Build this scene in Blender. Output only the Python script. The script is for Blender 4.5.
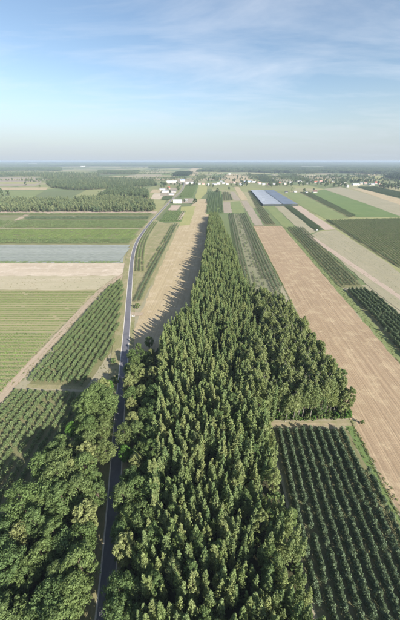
import bpy, math, random
import numpy as np
from mathutils import Vector

# ------------------------------------------------------------------ camera, sky, sun, exposure
for o in list(bpy.data.objects):
    bpy.data.objects.remove(o)
S = bpy.context.scene
COL = S.collection
H, FPX, CX, CY, HZ = 100.0, 285.0, 200.0, 310.0, 161.0
PITCH = math.atan((CY - HZ) / FPX)
cam = bpy.data.objects.new('camera', bpy.data.cameras.new('camera'))
COL.objects.link(cam)
cam.location = (0, 0, H)
cam.rotation_euler = (math.pi / 2 - PITCH, 0, 0)
cam.data.sensor_fit = 'HORIZONTAL'
cam.data.sensor_width = 36
cam.data.lens = 36 * FPX / 400
cam.data.clip_start = 1.0
cam.data.clip_end = 90000
S.camera = cam

SUN_EL, SUN_AZ = math.radians(29), math.radians(135)      # azimuth clockwise from +Y
W = bpy.data.worlds.new('World')
S.world = W
W.use_nodes = True
wn, wl = W.node_tree.nodes, W.node_tree.links
bg = wn['Background']
sky = wn.new('ShaderNodeTexSky')
sky.sky_type = 'NISHITA'
sky.sun_disc = False
sky.sun_elevation = SUN_EL
sky.sun_rotation = SUN_AZ
sky.altitude = 100
sky.air_density = 1.0
sky.dust_density = 0.7
sky.ozone_density = 1.2
# thin high cloud, the same in every direction
tc = wn.new('ShaderNodeTexCoord')
sxyz = wn.new('ShaderNodeSeparateXYZ')
wl.new(tc.outputs['Generated'], sxyz.inputs[0])
hgt = wn.new('ShaderNodeMath'); hgt.operation = 'ADD'; hgt.inputs[1].default_value = 0.12
wl.new(sxyz.outputs[2], hgt.inputs[0])
dv = wn.new('ShaderNodeVectorMath'); dv.operation = 'DIVIDE'
cmb = wn.new('ShaderNodeCombineXYZ')
for i in range(3): wl.new(hgt.outputs[0], cmb.inputs[i])
wl.new(tc.outputs['Generated'], dv.inputs[0]); wl.new(cmb.outputs[0], dv.inputs[1])
cmap = wn.new('ShaderNodeMapping'); cmap.inputs['Rotation'].default_value = (0, 0, 0.5); cmap.inputs['Scale'].default_value = (0.7, 1.5, 0)
wl.new(dv.outputs[0], cmap.inputs[0])
cn = wn.new('ShaderNodeTexNoise'); cn.inputs['Scale'].default_value = 0.9; cn.inputs['Detail'].default_value = 9; cn.inputs['Roughness'].default_value = 0.6; cn.inputs['Distortion'].default_value = 0.4
wl.new(cmap.outputs[0], cn.inputs['Vector'])
cr_ = wn.new('ShaderNodeMapRange'); cr_.inputs[1].default_value = 0.45; cr_.inputs[2].default_value = 0.8; cr_.inputs[4].default_value = 0.5
wl.new(cn.outputs['Fac'], cr_.inputs[0])
cm = wn.new('ShaderNodeMix'); cm.data_type = 'RGBA'
wl.new(cr_.outputs[0], cm.inputs[0]); wl.new(sky.outputs[0], cm.inputs[6]); cm.inputs[7].default_value = (6.6, 6.8, 7.2, 1)
# pale air low over the horizon, all the way round
hz = wn.new('ShaderNodeMapRange'); hz.interpolation_type = 'SMOOTHSTEP'
hz.inputs[1].default_value = -0.02; hz.inputs[2].default_value = 0.2; hz.inputs[3].default_value = 0.92; hz.inputs[4].default_value = 0.0
wl.new(sxyz.outputs[2], hz.inputs[0])
hm_ = wn.new('ShaderNodeMix'); hm_.data_type = 'RGBA'
wl.new(hz.outputs[0], hm_.inputs[0]); wl.new(cm.outputs[2], hm_.inputs[6]); hm_.inputs[7].default_value = (3.4, 3.95, 4.6, 1)
wl.new(hm_.outputs[2], bg.inputs[0])
bg.inputs[1].default_value = 0.08
sun = bpy.data.objects.new('sun', bpy.data.lights.new('sun', 'SUN'))
COL.objects.link(sun)
sun.data.energy = 5.0
sun.data.angle = math.radians(0.5)
sun.data.color = (1.0, 0.93, 0.82)
sd = Vector((math.sin(SUN_AZ) * math.cos(SUN_EL), math.cos(SUN_AZ) * math.cos(SUN_EL), math.sin(SUN_EL)))
sun.rotation_euler = (-sd).to_track_quat('-Z', 'Y').to_euler()
sun.location = (150, -150, 200)
S.view_settings.view_transform = 'Standard'
S.view_settings.look = 'None'
S.view_settings.gamma = 1
S.view_settings.use_curve_mapping = False
S.view_settings.exposure = 1.0

# ------------------------------------------------------------------ helpers
rng = random.Random(7)
nrg = np.random.default_rng(11)


def at(x, y, z=0.0):
    a, b = (x - CX) / FPX, (CY - y) / FPX
    dy = math.cos(PITCH) + b * math.sin(PITCH)
    dz = -math.sin(PITCH) + b * math.cos(PITCH)
    t = (H - z) / -dz
    return (a * t, dy * t)


def proj(X, Y, Z):
    """photo pixel of a point (used only to tell what lies in view)"""
    dx, dy, dz = X, Y, Z - H
    zc = dy * math.cos(PITCH) - dz * math.sin(PITCH)
    yc = dy * math.sin(PITCH) + dz * math.cos(PITCH)
    if zc < 1:
        return None
    return CX + FPX * dx / zc, CY - FPX * yc / zc, zc


def tag(o, label=None, cat=None, group=None, kind=None):
    if label: o['label'] = label
    if cat: o['category'] = cat
    if group: o['group'] = group
    if kind: o['kind'] = kind
    return o


def mesh_obj(name, verts, faces, mats, parent=None, midx=None, smooth=False):
    me = bpy.data.meshes.new(name)
    me.from_pydata([tuple(v) for v in verts], [], [tuple(f) for f in faces])
    for m in (mats if isinstance(mats, (list, tuple)) else [mats]):
        me.materials.append(m)
    if midx is not None:
        me.polygons.foreach_set('material_index', midx)
    if smooth:
        me.polygons.foreach_set('use_smooth', [True] * len(me.polygons))
    me.update()
    o = bpy.data.objects.new(name, me)
    COL.objects.link(o)
    o.parent = parent
    return o


def empty(name, loc, rz=0.0, s=1.0):
    o = bpy.data.objects.new(name, None)
    COL.objects.link(o)
    o.location = loc
    o.rotation_euler = (0, 0, rz)
    o.scale = (s, s, s)
    o.empty_display_size = 0.5
    return o


def inside(px, py, poly):
    px, py = np.asarray(px, float), np.asarray(py, float)
    r = np.zeros(px.shape, bool)
    n = len(poly)
    for i in range(n):
        x0, y0 = poly[i]
        x1, y1 = poly[(i + 1) % n]
        c = (y0 > py) != (y1 > py)
        with np.errstate(divide='ignore', invalid='ignore'):
            xi = (x1 - x0) * (py - y0) / (y1 - y0 if y1 != y0 else 1e-9) + x0
        r ^= c & (px < xi)
    return r


# ---- materials
def new_mat(name):
    m = bpy.data.materials.new(name)
    m.use_nodes = True
    nt = m.node_tree
    b = nt.nodes['Principled BSDF']
    b.inputs['Roughness'].default_value = 0.9
    b.inputs['Specular IOR Level'].default_value = 0.2
    return m, nt, b


def N(nt, t, **kw):
    n = nt.nodes.new(t)
    for k, v in kw.items():
        setattr(n, k, v)
    return n


def mixc(nt, fac, a, b, blend='MIX'):
    n = N(nt, 'ShaderNodeMix', data_type='RGBA', blend_type=blend)
    for sock, v in ((n.inputs[0], fac), (n.inputs[6], a), (n.inputs[7], b)):
        if hasattr(v, 'is_output'):
            nt.links.new(v, sock)
        elif isinstance(v, (int, float)):
            sock.default_value = v
        else:
            sock.default_value = (*v, 1)
    return n.outputs[2]


def mth(nt, op, a, b=0.0, c=None):
    n = N(nt, 'ShaderNodeMath', operation=op)
    for i, v in enumerate((a, b, c)):
        if v is None: continue
        if hasattr(v, 'is_output'):
            nt.links.new(v, n.inputs[i])
        else:
            n.inputs[i].default_value = v
    return n.outputs[0]


def rmp(nt, v, lo, hi, a=0.0, b=1.0):
    n = N(nt, 'ShaderNodeMapRange')
    nt.links.new(v, n.inputs[0])
    for i, x in enumerate((lo, hi, a, b)):
        n.inputs[i + 1].default_value = x
    return n.outputs[0]


def coords(nt, angle=0.0, sc=(1, 1, 1)):
    g = N(nt, 'ShaderNodeNewGeometry')
    mp = N(nt, 'ShaderNodeMapping')
    mp.inputs['Rotation'].default_value = (0, 0, angle)
    nt.links.new(g.outputs['Position'], mp.inputs['Vector'])
    m2 = N(nt, 'ShaderNodeMapping')
    m2.inputs['Scale'].default_value = sc
    nt.links.new(mp.outputs[0], m2.inputs['Vector'])
    return m2.outputs[0]


def noise(nt, vec, scale, detail=3.0, rough=0.55):
    n = N(nt, 'ShaderNodeTexNoise')
    n.inputs['Scale'].default_value = scale
    n.inputs['Detail'].default_value = detail
    n.inputs['Roughness'].default_value = rough
    nt.links.new(vec, n.inputs['Vector'])
    return n.outputs['Fac']


FDIR = 0.062                       # the strips run a little to the right of straight ahead
FANG = math.atan(FDIR)
ALONG, ACROSS = FANG, -math.pi / 2  # row directions: away from the viewer / sideways


def field_mat(name, c1, c2, c3=None, angle=ALONG, streak=2.0, streak_amt=0.5, period=0.0, per_amt=0.4,
              patch=0.03, spot=None, spot_amt=0.0, bump=0.15):
    """soil or sward: two tones in large patches, streaks along the working direction, optional drilled rows"""
    m, nt, b = new_mat(name)
    plain = coords(nt)
    big = rmp(nt, noise(nt, plain, patch, 4), 0.35, 0.65)
    col = mixc(nt, big, c1, c2)
    st = coords(nt, angle, (1.0 / streak, 1.0 / 90.0, 1))
    sk = rmp(nt, noise(nt, st, 1.0, 4, 0.65), 0.38, 0.66)
    c3 = c3 or tuple(v * 0.7 for v in c1)
    col = mixc(nt, mth(nt, 'MULTIPLY', sk, streak_amt), col, c3)
    fine = noise(nt, plain, 0.9, 5, 0.7)
    if period:
        sx = N(nt, 'ShaderNodeSeparateXYZ')
        nt.links.new(coords(nt, angle), sx.inputs[0])
        wob = mth(nt, 'MULTIPLY_ADD', noise(nt, plain, 0.25, 2), 0.5, sx.outputs[0])
        sn = mth(nt, 'SINE', mth(nt, 'MULTIPLY', wob, 2 * math.pi / period))
        fac = mth(nt, 'MULTIPLY', rmp(nt, sn, -0.2, 0.9), per_amt)
        col = mixc(nt, fac, col, c3)
    if spot:
        sp = rmp(nt, noise(nt, plain, 0.11, 5, 0.7), 0.5, 0.66)
        col = mixc(nt, mth(nt, 'MULTIPLY', sp, spot_amt), col, spot)
    col = mixc(nt, rmp(nt, fine, 0.25, 0.75, 0.0, 0.45), col, tuple(v * 0.55 for v in c2))
    nt.links.new(col, b.inputs['Base Color'])
    if bump:
        bp = N(nt, 'ShaderNodeBump')
        bp.inputs['Strength'].default_value = bump
        bp.inputs['Distance'].default_value = 0.25
        nt.links.new(mth(nt, 'ADD', fine, sk), bp.inputs['Height'])
        nt.links.new(bp.outputs[0], b.inputs['Normal'])
    return m


def plain_mat(name, c, var=0.25, scale=0.6, rough=0.85, spec=0.2):
    m, nt, b = new_mat(name)
    f = noise(nt, coords(nt), scale, 4, 0.6)
    nt.links.new(mixc(nt, rmp(nt, f, 0.3, 0.7), c, tuple(v * (1 - var) for v in c)), b.inputs['Base Color'])
    b.inputs['Roughness'].default_value = rough
    b.inputs['Specular IOR Level'].default_value = spec
    return m


def leaf_mat(name, cols, trans=0.25):
    """foliage: hue differs from tree to tree and from leaf clump to leaf clump"""
    m, nt, b = new_mat(name)
    oi = N(nt, 'ShaderNodeObjectInfo')
    cr = N(nt, 'ShaderNodeValToRGB')
    els = cr.color_ramp.elements
    while len(els) < len(cols):
        els.new(0.5)
    for i, c in enumerate(cols):
        els[i].position = i / (len(cols) - 1)
        els[i].color = (*c, 1)
    nt.links.new(oi.outputs['Random'], cr.inputs[0])
    g = N(nt, 'ShaderNodeNewGeometry')
    v = rmp(nt, g.outputs['Random Per Island'], 0, 1, 0.62, 1.4)
    n = N(nt, 'ShaderNodeMix', data_type='RGBA', blend_type='MULTIPLY')
    n.inputs[0].default_value = 1
    nt.links.new(cr.outputs[0], n.inputs[6])
    nt.links.new(v, n.inputs[7])
    col = n.outputs[2]
    nt.links.new(col, b.inputs['Base Color'])
    b.inputs['Roughness'].default_value = 0.65
    tr = N(nt, 'ShaderNodeBsdfTranslucent')
    nt.links.new(mixc(nt, 0.5, col, (0.30, 0.37, 0.09)), tr.inputs[0])
    mx = N(nt, 'ShaderNodeMixShader')
    mx.inputs[0].default_value = trans
    nt.links.new(b.outputs[0], mx.inputs[1])
    nt.links.new(tr.outputs[0], mx.inputs[2])
    nt.links.new(mx.outputs[0], nt.nodes['Material Output'].inputs['Surface'])
    return m


M = {}
M['leaf_slender'] = leaf_mat('slender foliage', [(.195, .28, .12), (.28, .345, .15), (.23, .31, .135), (.335, .37, .16), (.255, .335, .13), (.30, .35, .145)], .42)
M['leaf_birch'] = leaf_mat('grey green foliage', [(.24, .30, .13), (.31, .355, .16), (.275, .325, .13)], .45)
M['leaf_broad'] = leaf_mat('broad foliage', [(.125, .19, .065), (.165, .225, .08), (.115, .18, .068), (.18, .225, .085)], .38)
M['leaf_bright'] = leaf_mat('bright green foliage', [(.09, .19, .035), (.10, .205, .04)])
M['leaf_pale'] = leaf_mat('pale yellow green foliage', [(.215, .25, .10), (.235, .26, .105)], .3)
M['leaf_apple'] = leaf_mat('orchard foliage', [(.14, .195, .085), (.17, .22, .10), (.12, .18, .075), (.18, .23, .095)], 0.2)
M['leaf_dark'] = leaf_mat('dark orchard foliage', [(.10, .145, .08), (.13, .175, .10)], 0.2)
M['leaf_berry'] = leaf_mat('bright crop foliage', [(.17, .25, .08), (.205, .28, .09), (.15, .23, .075)], 0.25)
M['leaf_blue'] = leaf_mat('blue green crop foliage', [(.21, .25, .23), (.245, .28, .265)], 0.1)
M['leaf_far'] = leaf_mat('distant foliage', [(.10, .145, .075), (.13, .17, .08), (.09, .135, .075), (.15, .175, .085)], 0.2)
M['leaf_farpale'] = leaf_mat('pale distant foliage', [(.18, .22, .115), (.22, .25, .125), (.16, .20, .10)], 0.25)
M['leaf_pine'] = leaf_mat('dark needle foliage', [(.03, .055, .028), (.04, .062, .03)], 0.1)
M['leaf_weed'] = leaf_mat('weeds', [(.11, .14, .05), (.17, .165, .07), (.08, .125, .035), (.2, .175, .09)], 0.2)
M['bark_pale'] = plain_mat('pale bark', (.42, .39, .33), 0.6, 1.5)
M['bark'] = plain_mat('grey brown bark', (.17, .13, .10), 0.4, 2.0)

TAN = field_mat('ploughed tan soil', (.43, .325, .215), (.36, .27, .175), (.275, .20, .13), streak=.9, streak_amt=.85, period=4.2, per_amt=.35, spot=(.485, .39, .255), spot_amt=.75, bump=.4)
STUB = field_mat('pale stubble', (.47, .39, .25), (.41, .33, .205), (.33, .265, .16), streak=1.2, streak_amt=.7, period=5.5, per_amt=.25, spot=(.53, .44, .32), spot_amt=.7, bump=.3)
SAND = field_mat('bare sandy soil', (.58, .50, .40), (.46, .385, .295), (.38, .32, .24), angle=ACROSS, streak=4.5, streak_amt=.6, patch=.022, spot=(.62, .54, .45), spot_amt=.75)
SANDG = field_mat('sandy fallow', (.47, .41, .305), (.40, .36, .25), (.33, .315, .19), angle=ACROSS, streak=3.0, streak_amt=.6, spot=(.42, .36, .25), spot_amt=.5)
ROWG = field_mat('grassed crop ground', (.22, .23, .11), (.28, .265, .145), (.38, .335, .21), angle=ACROSS, streak=1.6, streak_amt=.6)
ROWT = field_mat('tan crop ground', (.30, .28, .155), (.36, .315, .19), (.20, .22, .095), angle=ACROSS, streak=2.0, streak_amt=.6)
ORCH = field_mat('orchard sward', (.145, .16, .075), (.19, .19, .095), (.24, .21, .12), streak=.8, streak_amt=.65)
ORCHX = field_mat('orchard sward across', (.15, .18, .08), (.19, .205, .095), (.25, .235, .13), angle=ACROSS, streak=1.6, streak_amt=.6)
ORCHG = field_mat('weedy grey orchard sward', (.21, .215, .135), (.25, .24, .16), (.17, .18, .10), streak=1.6, streak_amt=.6)
GREEN = field_mat('green meadow', (.12, .185, .06), (.155, .21, .075), (.10, .15, .055), streak=3.0, streak_amt=.5)
LGREEN = field_mat('light green meadow', (.18, .225, .09), (.215, .245, .105), (.145, .185, .075), streak=3.0, streak_amt=.5)
YGREEN = field_mat('yellow green meadow', (.30, .30, .12), (.35, .335, .15), (.24, .26, .10), streak=3.0, streak_amt=.5)
OLIVE = field_mat('olive fallow', (.295, .27, .185), (.345, .31, .22), (.24, .235, .145), streak=2.5, streak_amt=.6, spot=(.36, .32, .2), spot_amt=.5)
GREY = field_mat('grey brown fallow', (.31, .265, .205), (.35, .30, .235), (.25, .22, .16), streak=2.2, streak_amt=.55)
PINK = field_mat('pinkish bare soil', (.42, .335, .27), (.46, .37, .30), (.33, .27, .21), streak=2.0, streak_amt=.5)
DARKG = field_mat('dark green crop', (.075, .11, .05), (.09, .125, .06), (.06, .09, .042), streak=2.0, streak_amt=.5)
BLUEG = field_mat('blue grey crop ground', (.27, .29, .28), (.31, .33, .315), (.21, .245, .20), angle=ACROSS, streak=2.4, streak_amt=.6)
DIRT = field_mat('pale dirt track', (.46, .37, .285), (.39, .315, .235), (.30, .25, .165), streak=.7, streak_amt=.7)
DIRT2 = field_mat('weedy dirt path', (.40, .325, .235), (.33, .275, .18), (.22, .21, .11), angle=ACROSS, streak=.9, streak_amt=.7, patch=.12, spot=(.2, .21, .09), spot_amt=.7)
FLOOR = field_mat('wood floor litter', (.055, .06, .03), (.075, .07, .038), (.045, .05, .025), streak=3, streak_amt=.4, patch=.15)
VERGE = field_mat('dry verge grass', (.32, .275, .165), (.24, .235, .115), (.17, .19, .08), streak=1.0, streak_amt=.6, patch=.08, spot=(.42, .34, .24), spot_amt=.6)
ASPH = field_mat('asphalt', (.155, .155, .175), (.18, .18, .20), (.13, .13, .15), streak=.5, streak_amt=.5, spot=(.10, .10, .115), spot_amt=.6, bump=.05)
GRAV = plain_mat('pale grit shoulder', (.66, .62, .55), .3, 1.2)
CONC = plain_mat('white concrete', (.5, .49, .46), .2, 2.0)

# ------------------------------------------------------------------ ground, fields, road
# open country: beyond the strips that can be told apart the material takes over the patchwork
gm, nt, b = new_mat('open farmland')
vor = N(nt, 'ShaderNodeTexVoronoi', feature='F1')
vor.inputs['Scale'].default_value = 1.0
vor.inputs['Randomness'].default_value = 0.85
nt.links.new(coords(nt, 0.05, (1 / 170., 1 / 420., 1)), vor.inputs['Vector'])
sx = N(nt, 'ShaderNodeSeparateColor')
nt.links.new(vor.outputs['Color'], sx.inputs[0])
cr = N(nt, 'ShaderNodeValToRGB')
cr.color_ramp.interpolation = 'CONSTANT'
pal = [(.16, .19, .085), (.21, .22, .10), (.30, .275, .16), (.13, .17, .075), (.35, .30, .20), (.24, .25, .11), (.12, .15, .07), (.28, .28, .13)]
while len(cr.color_ramp.elements) < len(pal):
    cr.color_ramp.elements.new(0.5)
for i, c in enumerate(pal):
    cr.color_ramp.elements[i].position = i / len(pal)
    cr.color_ramp.elements[i].color = (*c, 1)
nt.links.new(sx.outputs[0], cr.inputs[0])
nn = noise(nt, coords(nt), 0.02, 6, 0.65)
gcol = mixc(nt, rmp(nt, nn, .3, .7, 0, .5), cr.outputs[0], (.15, .165, .08))
nt.links.new(gcol, b.inputs['Base Color'])
R = 26000
o = mesh_obj('ground', [(-R, -600, 0), (R, -600, 0), (R, 40000, 0), (-R, 40000, 0)], [(0, 1, 2, 3)], gm)
tag(o, kind='structure')

layer = [0.02]


def sheet(name, poly, mat, z=None, kind='structure'):
    if z is None:
        layer[0] += 0.004
        z = layer[0]
    q = []
    for i, p in enumerate(poly):
        n = poly[(i + 1) % len(poly)]
        ln, dist = math.hypot(n[0] - p[0], n[1] - p[1]), math.hypot(p[0] + n[0], p[1] + n[1]) / 2
        k = max(1, min(60, int(ln / max(3.0, dist * .02))))
        am = min(.3 + .0015 * dist, 1.6)
        for j in range(k):
            t = j / k
            w = 0 if j == 0 else am
            q.append((p[0] + (n[0] - p[0]) * t + rng.uniform(-w, w), p[1] + (n[1] - p[1]) * t + rng.uniform(-w, w)))
    poly = q
    o = mesh_obj(name, [(p[0], p[1], z) for p in poly], [tuple(range(len(poly)))], mat)
    # counter-clockwise winding so the sheet faces up
    if o.data.polygons[0].normal.z < 0:
        o.data.flip_normals()
    return tag(o, kind=kind)


def P(pts):
    return [at(*p) for p in pts]


# strips close by, in metres (x right, y ahead)
lineL = lambda y: 65.0 + FDIR * (y - 69)         # left edge of the tan field
lineR = lambda y: 101.5 + 0.081 * (y - 10)       # right edge of the tan field
sheet('farm_ground', [(-330, -60), (330, -60), (330, 240), (-330, 240)], OLIVE)
sheet('ploughed_field', [(lineL(-20), -20), (lineR(-20), -20), (lineR(507), 507), (lineL(507), 507)], TAN)
sheet('stubble_field', [(-43, 120), (-44, 176), (-42.5, 281), (-36, 515), (-29, 640), (-14, 900), (18, 900), (20, 640), (12, 400), (-2, 240), (-4, 150), (-20, 110)], STUB)
sheet('meadow_strip', P([(181, 207), (196, 206), (190, 225), (179, 226)]), YGREEN)
sheet('grass_strip', [(lineR(-20) + .2, -20), (lineR(-20) + 7.5, -20), (lineR(232) + 7, 232), (lineR(507) + 5, 507), (lineR(507) + .2, 507)], LGREEN)
sheet('orchard_ground', [(lineR(-20) + 4, -20), (150, -20), (146, 229), (lineR(229) + 7, 229)], ORCH)
sheet('orchard_ground', [(lineR(234) + 6, 234), (146.5, 234), (173.6, 490), (147, 492)], ORCH)
sheet('orchard_ground', [(29, -20), (62, -20), (61.5, 83.5), (29.5, 83.5)], ORCH)
sheet('grass_strip', [(61.7, -20), (lineL(-20) - .6, -20), (lineL(88) - .6, 88), (61.7, 84.5)], GREEN)
sheet('dirt_path', [(28, 83.9), (67, 84.9), (68, 88), (28, 86.6)], DIRT2)
sheet('orchard_ground', [(38, 180), (60, 180), (lineL(240) - 2, 240), (98, 633), (61, 633)], ORCHG)
sheet('wood_floor', [(-4, 180), (-22, 150), (-30, 130), (-33, 112), (-29, 92), (-25, 70), (-20, 45), (-17, -30), (28, -30), (28.3, 87.6), (67, 89), (68, 115), (67, 140), (64, 168), (58, 188), (39, 197), (39, 330), (38, 600), (17, 600), (9, 400), (4, 326), (0, 252)], FLOOR)
sheet('wood_floor', [(-40, 110), (-34.5, 90), (-26.8, 45), (-26, 20), (-22, -30), (-82, -30), (-70, 40), (-58, 72), (-46, 108)], FLOOR)
# left side
sheet('orchard_ground', P([(122, 280), (104, 292), (73, 330), (29, 384), (85, 388), (112, 350), (120, 325), (125, 290)]), ORCH)
sheet('orchard_ground', [(-97, -30), (-50, -30), (-50, 90), (-58, 105), (-92, 107), (-92.5, 90)], ORCH)
sheet('dirt_path', P([(28, 384), (84, 387), (86, 390), (26, 387.5)]), VERGE)
sheet('crop_field', P([(-60, 333), (55, 333), (0, 392), (-60, 470)]), ROWG)
sheet('crop_field', P([(-90, 290), (98, 290), (55, 333), (-90, 333)]), ROWT)
sheet('fallow_strip', P([(-110, 276), (119, 276), (98, 290), (-110, 290)]), SANDG)
sheet('bare_field', P([(-130, 263), (127, 263), (126, 270), (119, 276), (-130, 276)]), SAND)
sheet('blue_grey_field', P([(-150, 245), (125, 245), (123, 263), (-150, 263)]), BLUEG)
sheet('orchard_ground', P([(-200, 213.5), (155, 213.5), (129, 244.5), (-200, 244.5)]), ORCHX)
sheet('bare_strip', P([(-200, 211.6), (158, 211.6), (156, 213.5), (-200, 213.5)]), PINK)
sheet('dirt_track', P([(-4, 232), (3, 228.5), (40, 209), (36, 209), (-4, 229)]), DIRT)
sheet('dirt_track', [(-98, -30), (-100.8, 60), (-98.5, 100), (-93.8, 160), (-89.5, 225), (-82, 262), (-70, 272), (-69.5, 262), (-77.5, 255), (-85, 225), (-88.6, 160), (-92.5, 100), (-94, 60), (-93, -30)], DIRT)
# strip between the road and the stubble
sheet('orchard_ground', P([(134, 275), (137, 262), (158, 224), (180, 222), (165, 250), (157, 272), (141, 306), (134, 303)]), VERGE)
sheet('crop_field', P([(159, 222), (167, 211), (186, 211), (181, 222)]), GREEN)
sheet('bare_strip', P([(168, 210.5), (171.5, 205.5), (181, 205.5), (177, 210.5)]), PINK)
sheet('bare_strip', P([(177, 220), (182, 211.5), (185, 211.5), (181, 220)]), PINK)
sheet('crop_field', P([(178, 198), (187, 184), (199, 184), (193, 198)]), GREEN)
sheet('bare_strip', P([(181, 203.5), (184, 198.4), (194, 198.4), (192, 203.5)]), GREY)
sheet('meadow_strip', P([(194, 199.5), (199.5, 184), (207, 186), (207, 192), (200, 199.5)]), YGREEN)
# far middle
sheet('nursery_ground', P([(206, 214), (208, 192), (221.5, 191), (224, 213.6)]), GREEN)
sheet('crop_field', P([(222, 201), (222, 192), (229, 192), (233, 200.6)]), ORCH)
sheet('bare_strip', P([(230, 192), (234, 192), (241, 200.6), (234, 200.6)]), GREY)
sheet('bare_field', P([(234, 187), (239, 187), (248, 200), (241, 200.3)]), STUB)
sheet('bare_strip', P([(222.5, 202), (230, 202), (232, 213), (224, 213)]), GREY)
sheet('meadow_plot', P([(230.3, 202), (240, 201.2), (245.5, 213), (232.2, 213)]), LGREEN)
sheet('bare_strip', P([(241, 201.2), (247, 200.8), (264, 225.6), (254.5, 225.6)]), GREY)
sheet('orchard_ground', P([(247.5, 190), (251, 190.5), (276.5, 225.6), (264.5, 225.6)]), ORCH)
sheet('meadow_strip', P([(263.5, 205.5), (273.5, 205.5), (299, 231), (288, 229), (283, 227)]), LGREEN)
sheet('fallow_strip', P([(273.8, 205.5), (283, 205.5), (316, 232), (305, 235)]), OLIVE)
sheet('crop_field', P([(283.3, 205.5), (290.5, 205.5), (324, 230), (315.5, 231)]), DARKG)
sheet('bare_strip', P([(291, 205.5), (300, 206), (336, 229.5), (325, 230.3)]), PINK)
# far right
sheet('fallow_field', [(151, 229.5), (171, 440), (184.5, 457), (222.6, 474), (207, 300), (187, 209), (160, 163), (151, 175)], OLIVE)
sheet('dirt_track', P([(306, 235.5), (310, 234.5), (345, 258), (388, 287), (440, 322), (430, 322), (383, 288), (340, 259)]), PINK)
sheet('orchard_ground', P([(326.5, 220.2), (470, 216.5), (470, 316), (392, 263)]), ORCH)
sheet('meadow_field', P([(276, 191), (300, 193), (349, 218), (327, 219.7), (301, 206), (300, 205.3), (284, 193)]), LGREEN)
sheet('meadow_field', P([(309, 192.5), (324, 189.5), (396, 213.5), (400, 217), (357, 217.2)]), GREEN)
sheet('fallow_field', P([(324, 189), (340, 187), (440, 214), (440, 222), (400, 216)]), OLIVE)
sheet('bare_strip', P([(352, 188.5), (362, 189), (450, 212), (450, 216.5), (400, 205)]), STUB)
sheet('orchard_ground', P([(357, 187), (376, 187), (450, 203), (450, 211), (366, 190)]), DARKG)
# behind the village
for nm, pts, mt in (
        ('bare_field', [(225, 183), (222, 174.5), (237, 174), (262, 183)], STUB), ('crop_field', [(250, 175), (264, 174.5), (279, 183), (263, 182.5)], DARKG),
        ('bare_strip', [(265, 174.3), (275, 174.3), (296, 182), (281, 183)], OLIVE), ('crop_field', [(277, 174), (291, 174), (312, 180), (298, 182)], GREEN),
        ('meadow_field', [(300, 172.5), (300, 168.8), (322, 169.5), (330, 172.5)], YGREEN), ('meadow_field', [(352, 181), (352, 176), (378, 176), (390, 181)], YGREEN),
        ('meadow_field', [(198, 175), (200, 166.5), (214, 169), (219, 173.5)], YGREEN), ('bare_field', [(186, 175.5), (193, 166.5), (199.5, 166.5), (197.5, 175.5)], STUB),
        ('bare_field', [(-80, 186), (-80, 177.5), (34, 177.5), (42, 182), (36, 186)], GREY), ('meadow_strip', [(-80, 184), (-80, 182.3), (40, 182.3), (36, 184)], YGREEN),
        ('bare_strip', [(-80, 190), (-80, 187.5), (48, 187.5), (46, 190)], STUB), ('meadow_field', [(-80, 199), (-80, 190.5), (45, 190.5), (30, 199)], LGREEN),
        ('bare_field', [(123, 179.5), (130, 174.5), (162, 174.5), (158, 179.5)], OLIVE), ('crop_field', [(158, 179), (163, 173.5), (186, 174.5), (186, 178.5)], GREEN),
        ('bare_field', [(150, 199.5), (154, 193.5), (162, 193.5), (163, 197), (160, 199.5)], SAND), ('crop_field', [(161, 200), (164, 196.5), (173, 196.5), (171, 200)], DARKG),
        ('bare_field', [(100, 194), (102, 190.5), (112, 190.5), (110, 194)], SAND), ('bare_strip', [(150, 193), (153, 189.5), (161, 189.5), (160, 193)], STUB),
        ('farmyard', [(160, 196), (162, 188), (178, 188), (174, 196)], GREY), ('farmyard', [(166, 184), (168, 180.6), (194, 180.6), (190, 185)], GREY)):
    sheet(nm, P(pts), mt)


rf = random.Random(12)
for k in range(64):                                    # the narrow strips of the far plain
    if k % 2:
        x, y = rf.uniform(-20, 160), rf.uniform(168.5, 180)
    else:
        x, y = rf.uniform(205, 420), rf.uniform(174, 181)
    X, Y = at(x, y)
    w, l = rf.uniform(30, 120), rf.uniform(150, 500)
    if k % 2: w, l = l, w
    sl = FDIR + .03
    sheet(rf.choice(['crop_field', 'meadow_field', 'bare_field']), [(X, Y), (X + w, Y), (X + w + sl * l, Y + l), (X + sl * l, Y + l)], rf.choice([GREEN, LGREEN, STUB, OLIVE, YGREEN, DARKG, GREY, SANDG]))


def ribbon(name, pts, w0, w1, mat, z):
    """a strip between offsets w0 and w1 to the right of a centre line"""
    pts = np.array(pts, float)
    # smooth resample
    d = np.r_[0, np.cumsum(np.hypot(*np.diff(pts, axis=0).T))]
    s = np.linspace(0, d[-1], 160)
    q = np.c_[np.interp(s, d, pts[:, 0]), np.interp(s, d, pts[:, 1])]
    for _ in range(6):
        q[1:-1] = (q[:-2] + 2 * q[1:-1] + q[2:]) / 4
    t = np.gradient(q, axis=0)
    t /= np.linalg.norm(t, axis=1)[:, None]
    n = np.c_[t[:, 1], -t[:, 0]]
    j = nrg.normal(0, 0.05, len(q))
    a, c = q + n * (w0 + j)[:, None] if np.ndim(w0) else q + n * w0, q + n * w1
    v = [(*p, z) for p in a] + [(*p, z) for p in c]
    k = len(q)
    return tag(mesh_obj(name, v, [(i, k + i, k + i + 1, i + 1) for i in range(k - 1)], mat), kind='structure'), q


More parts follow.
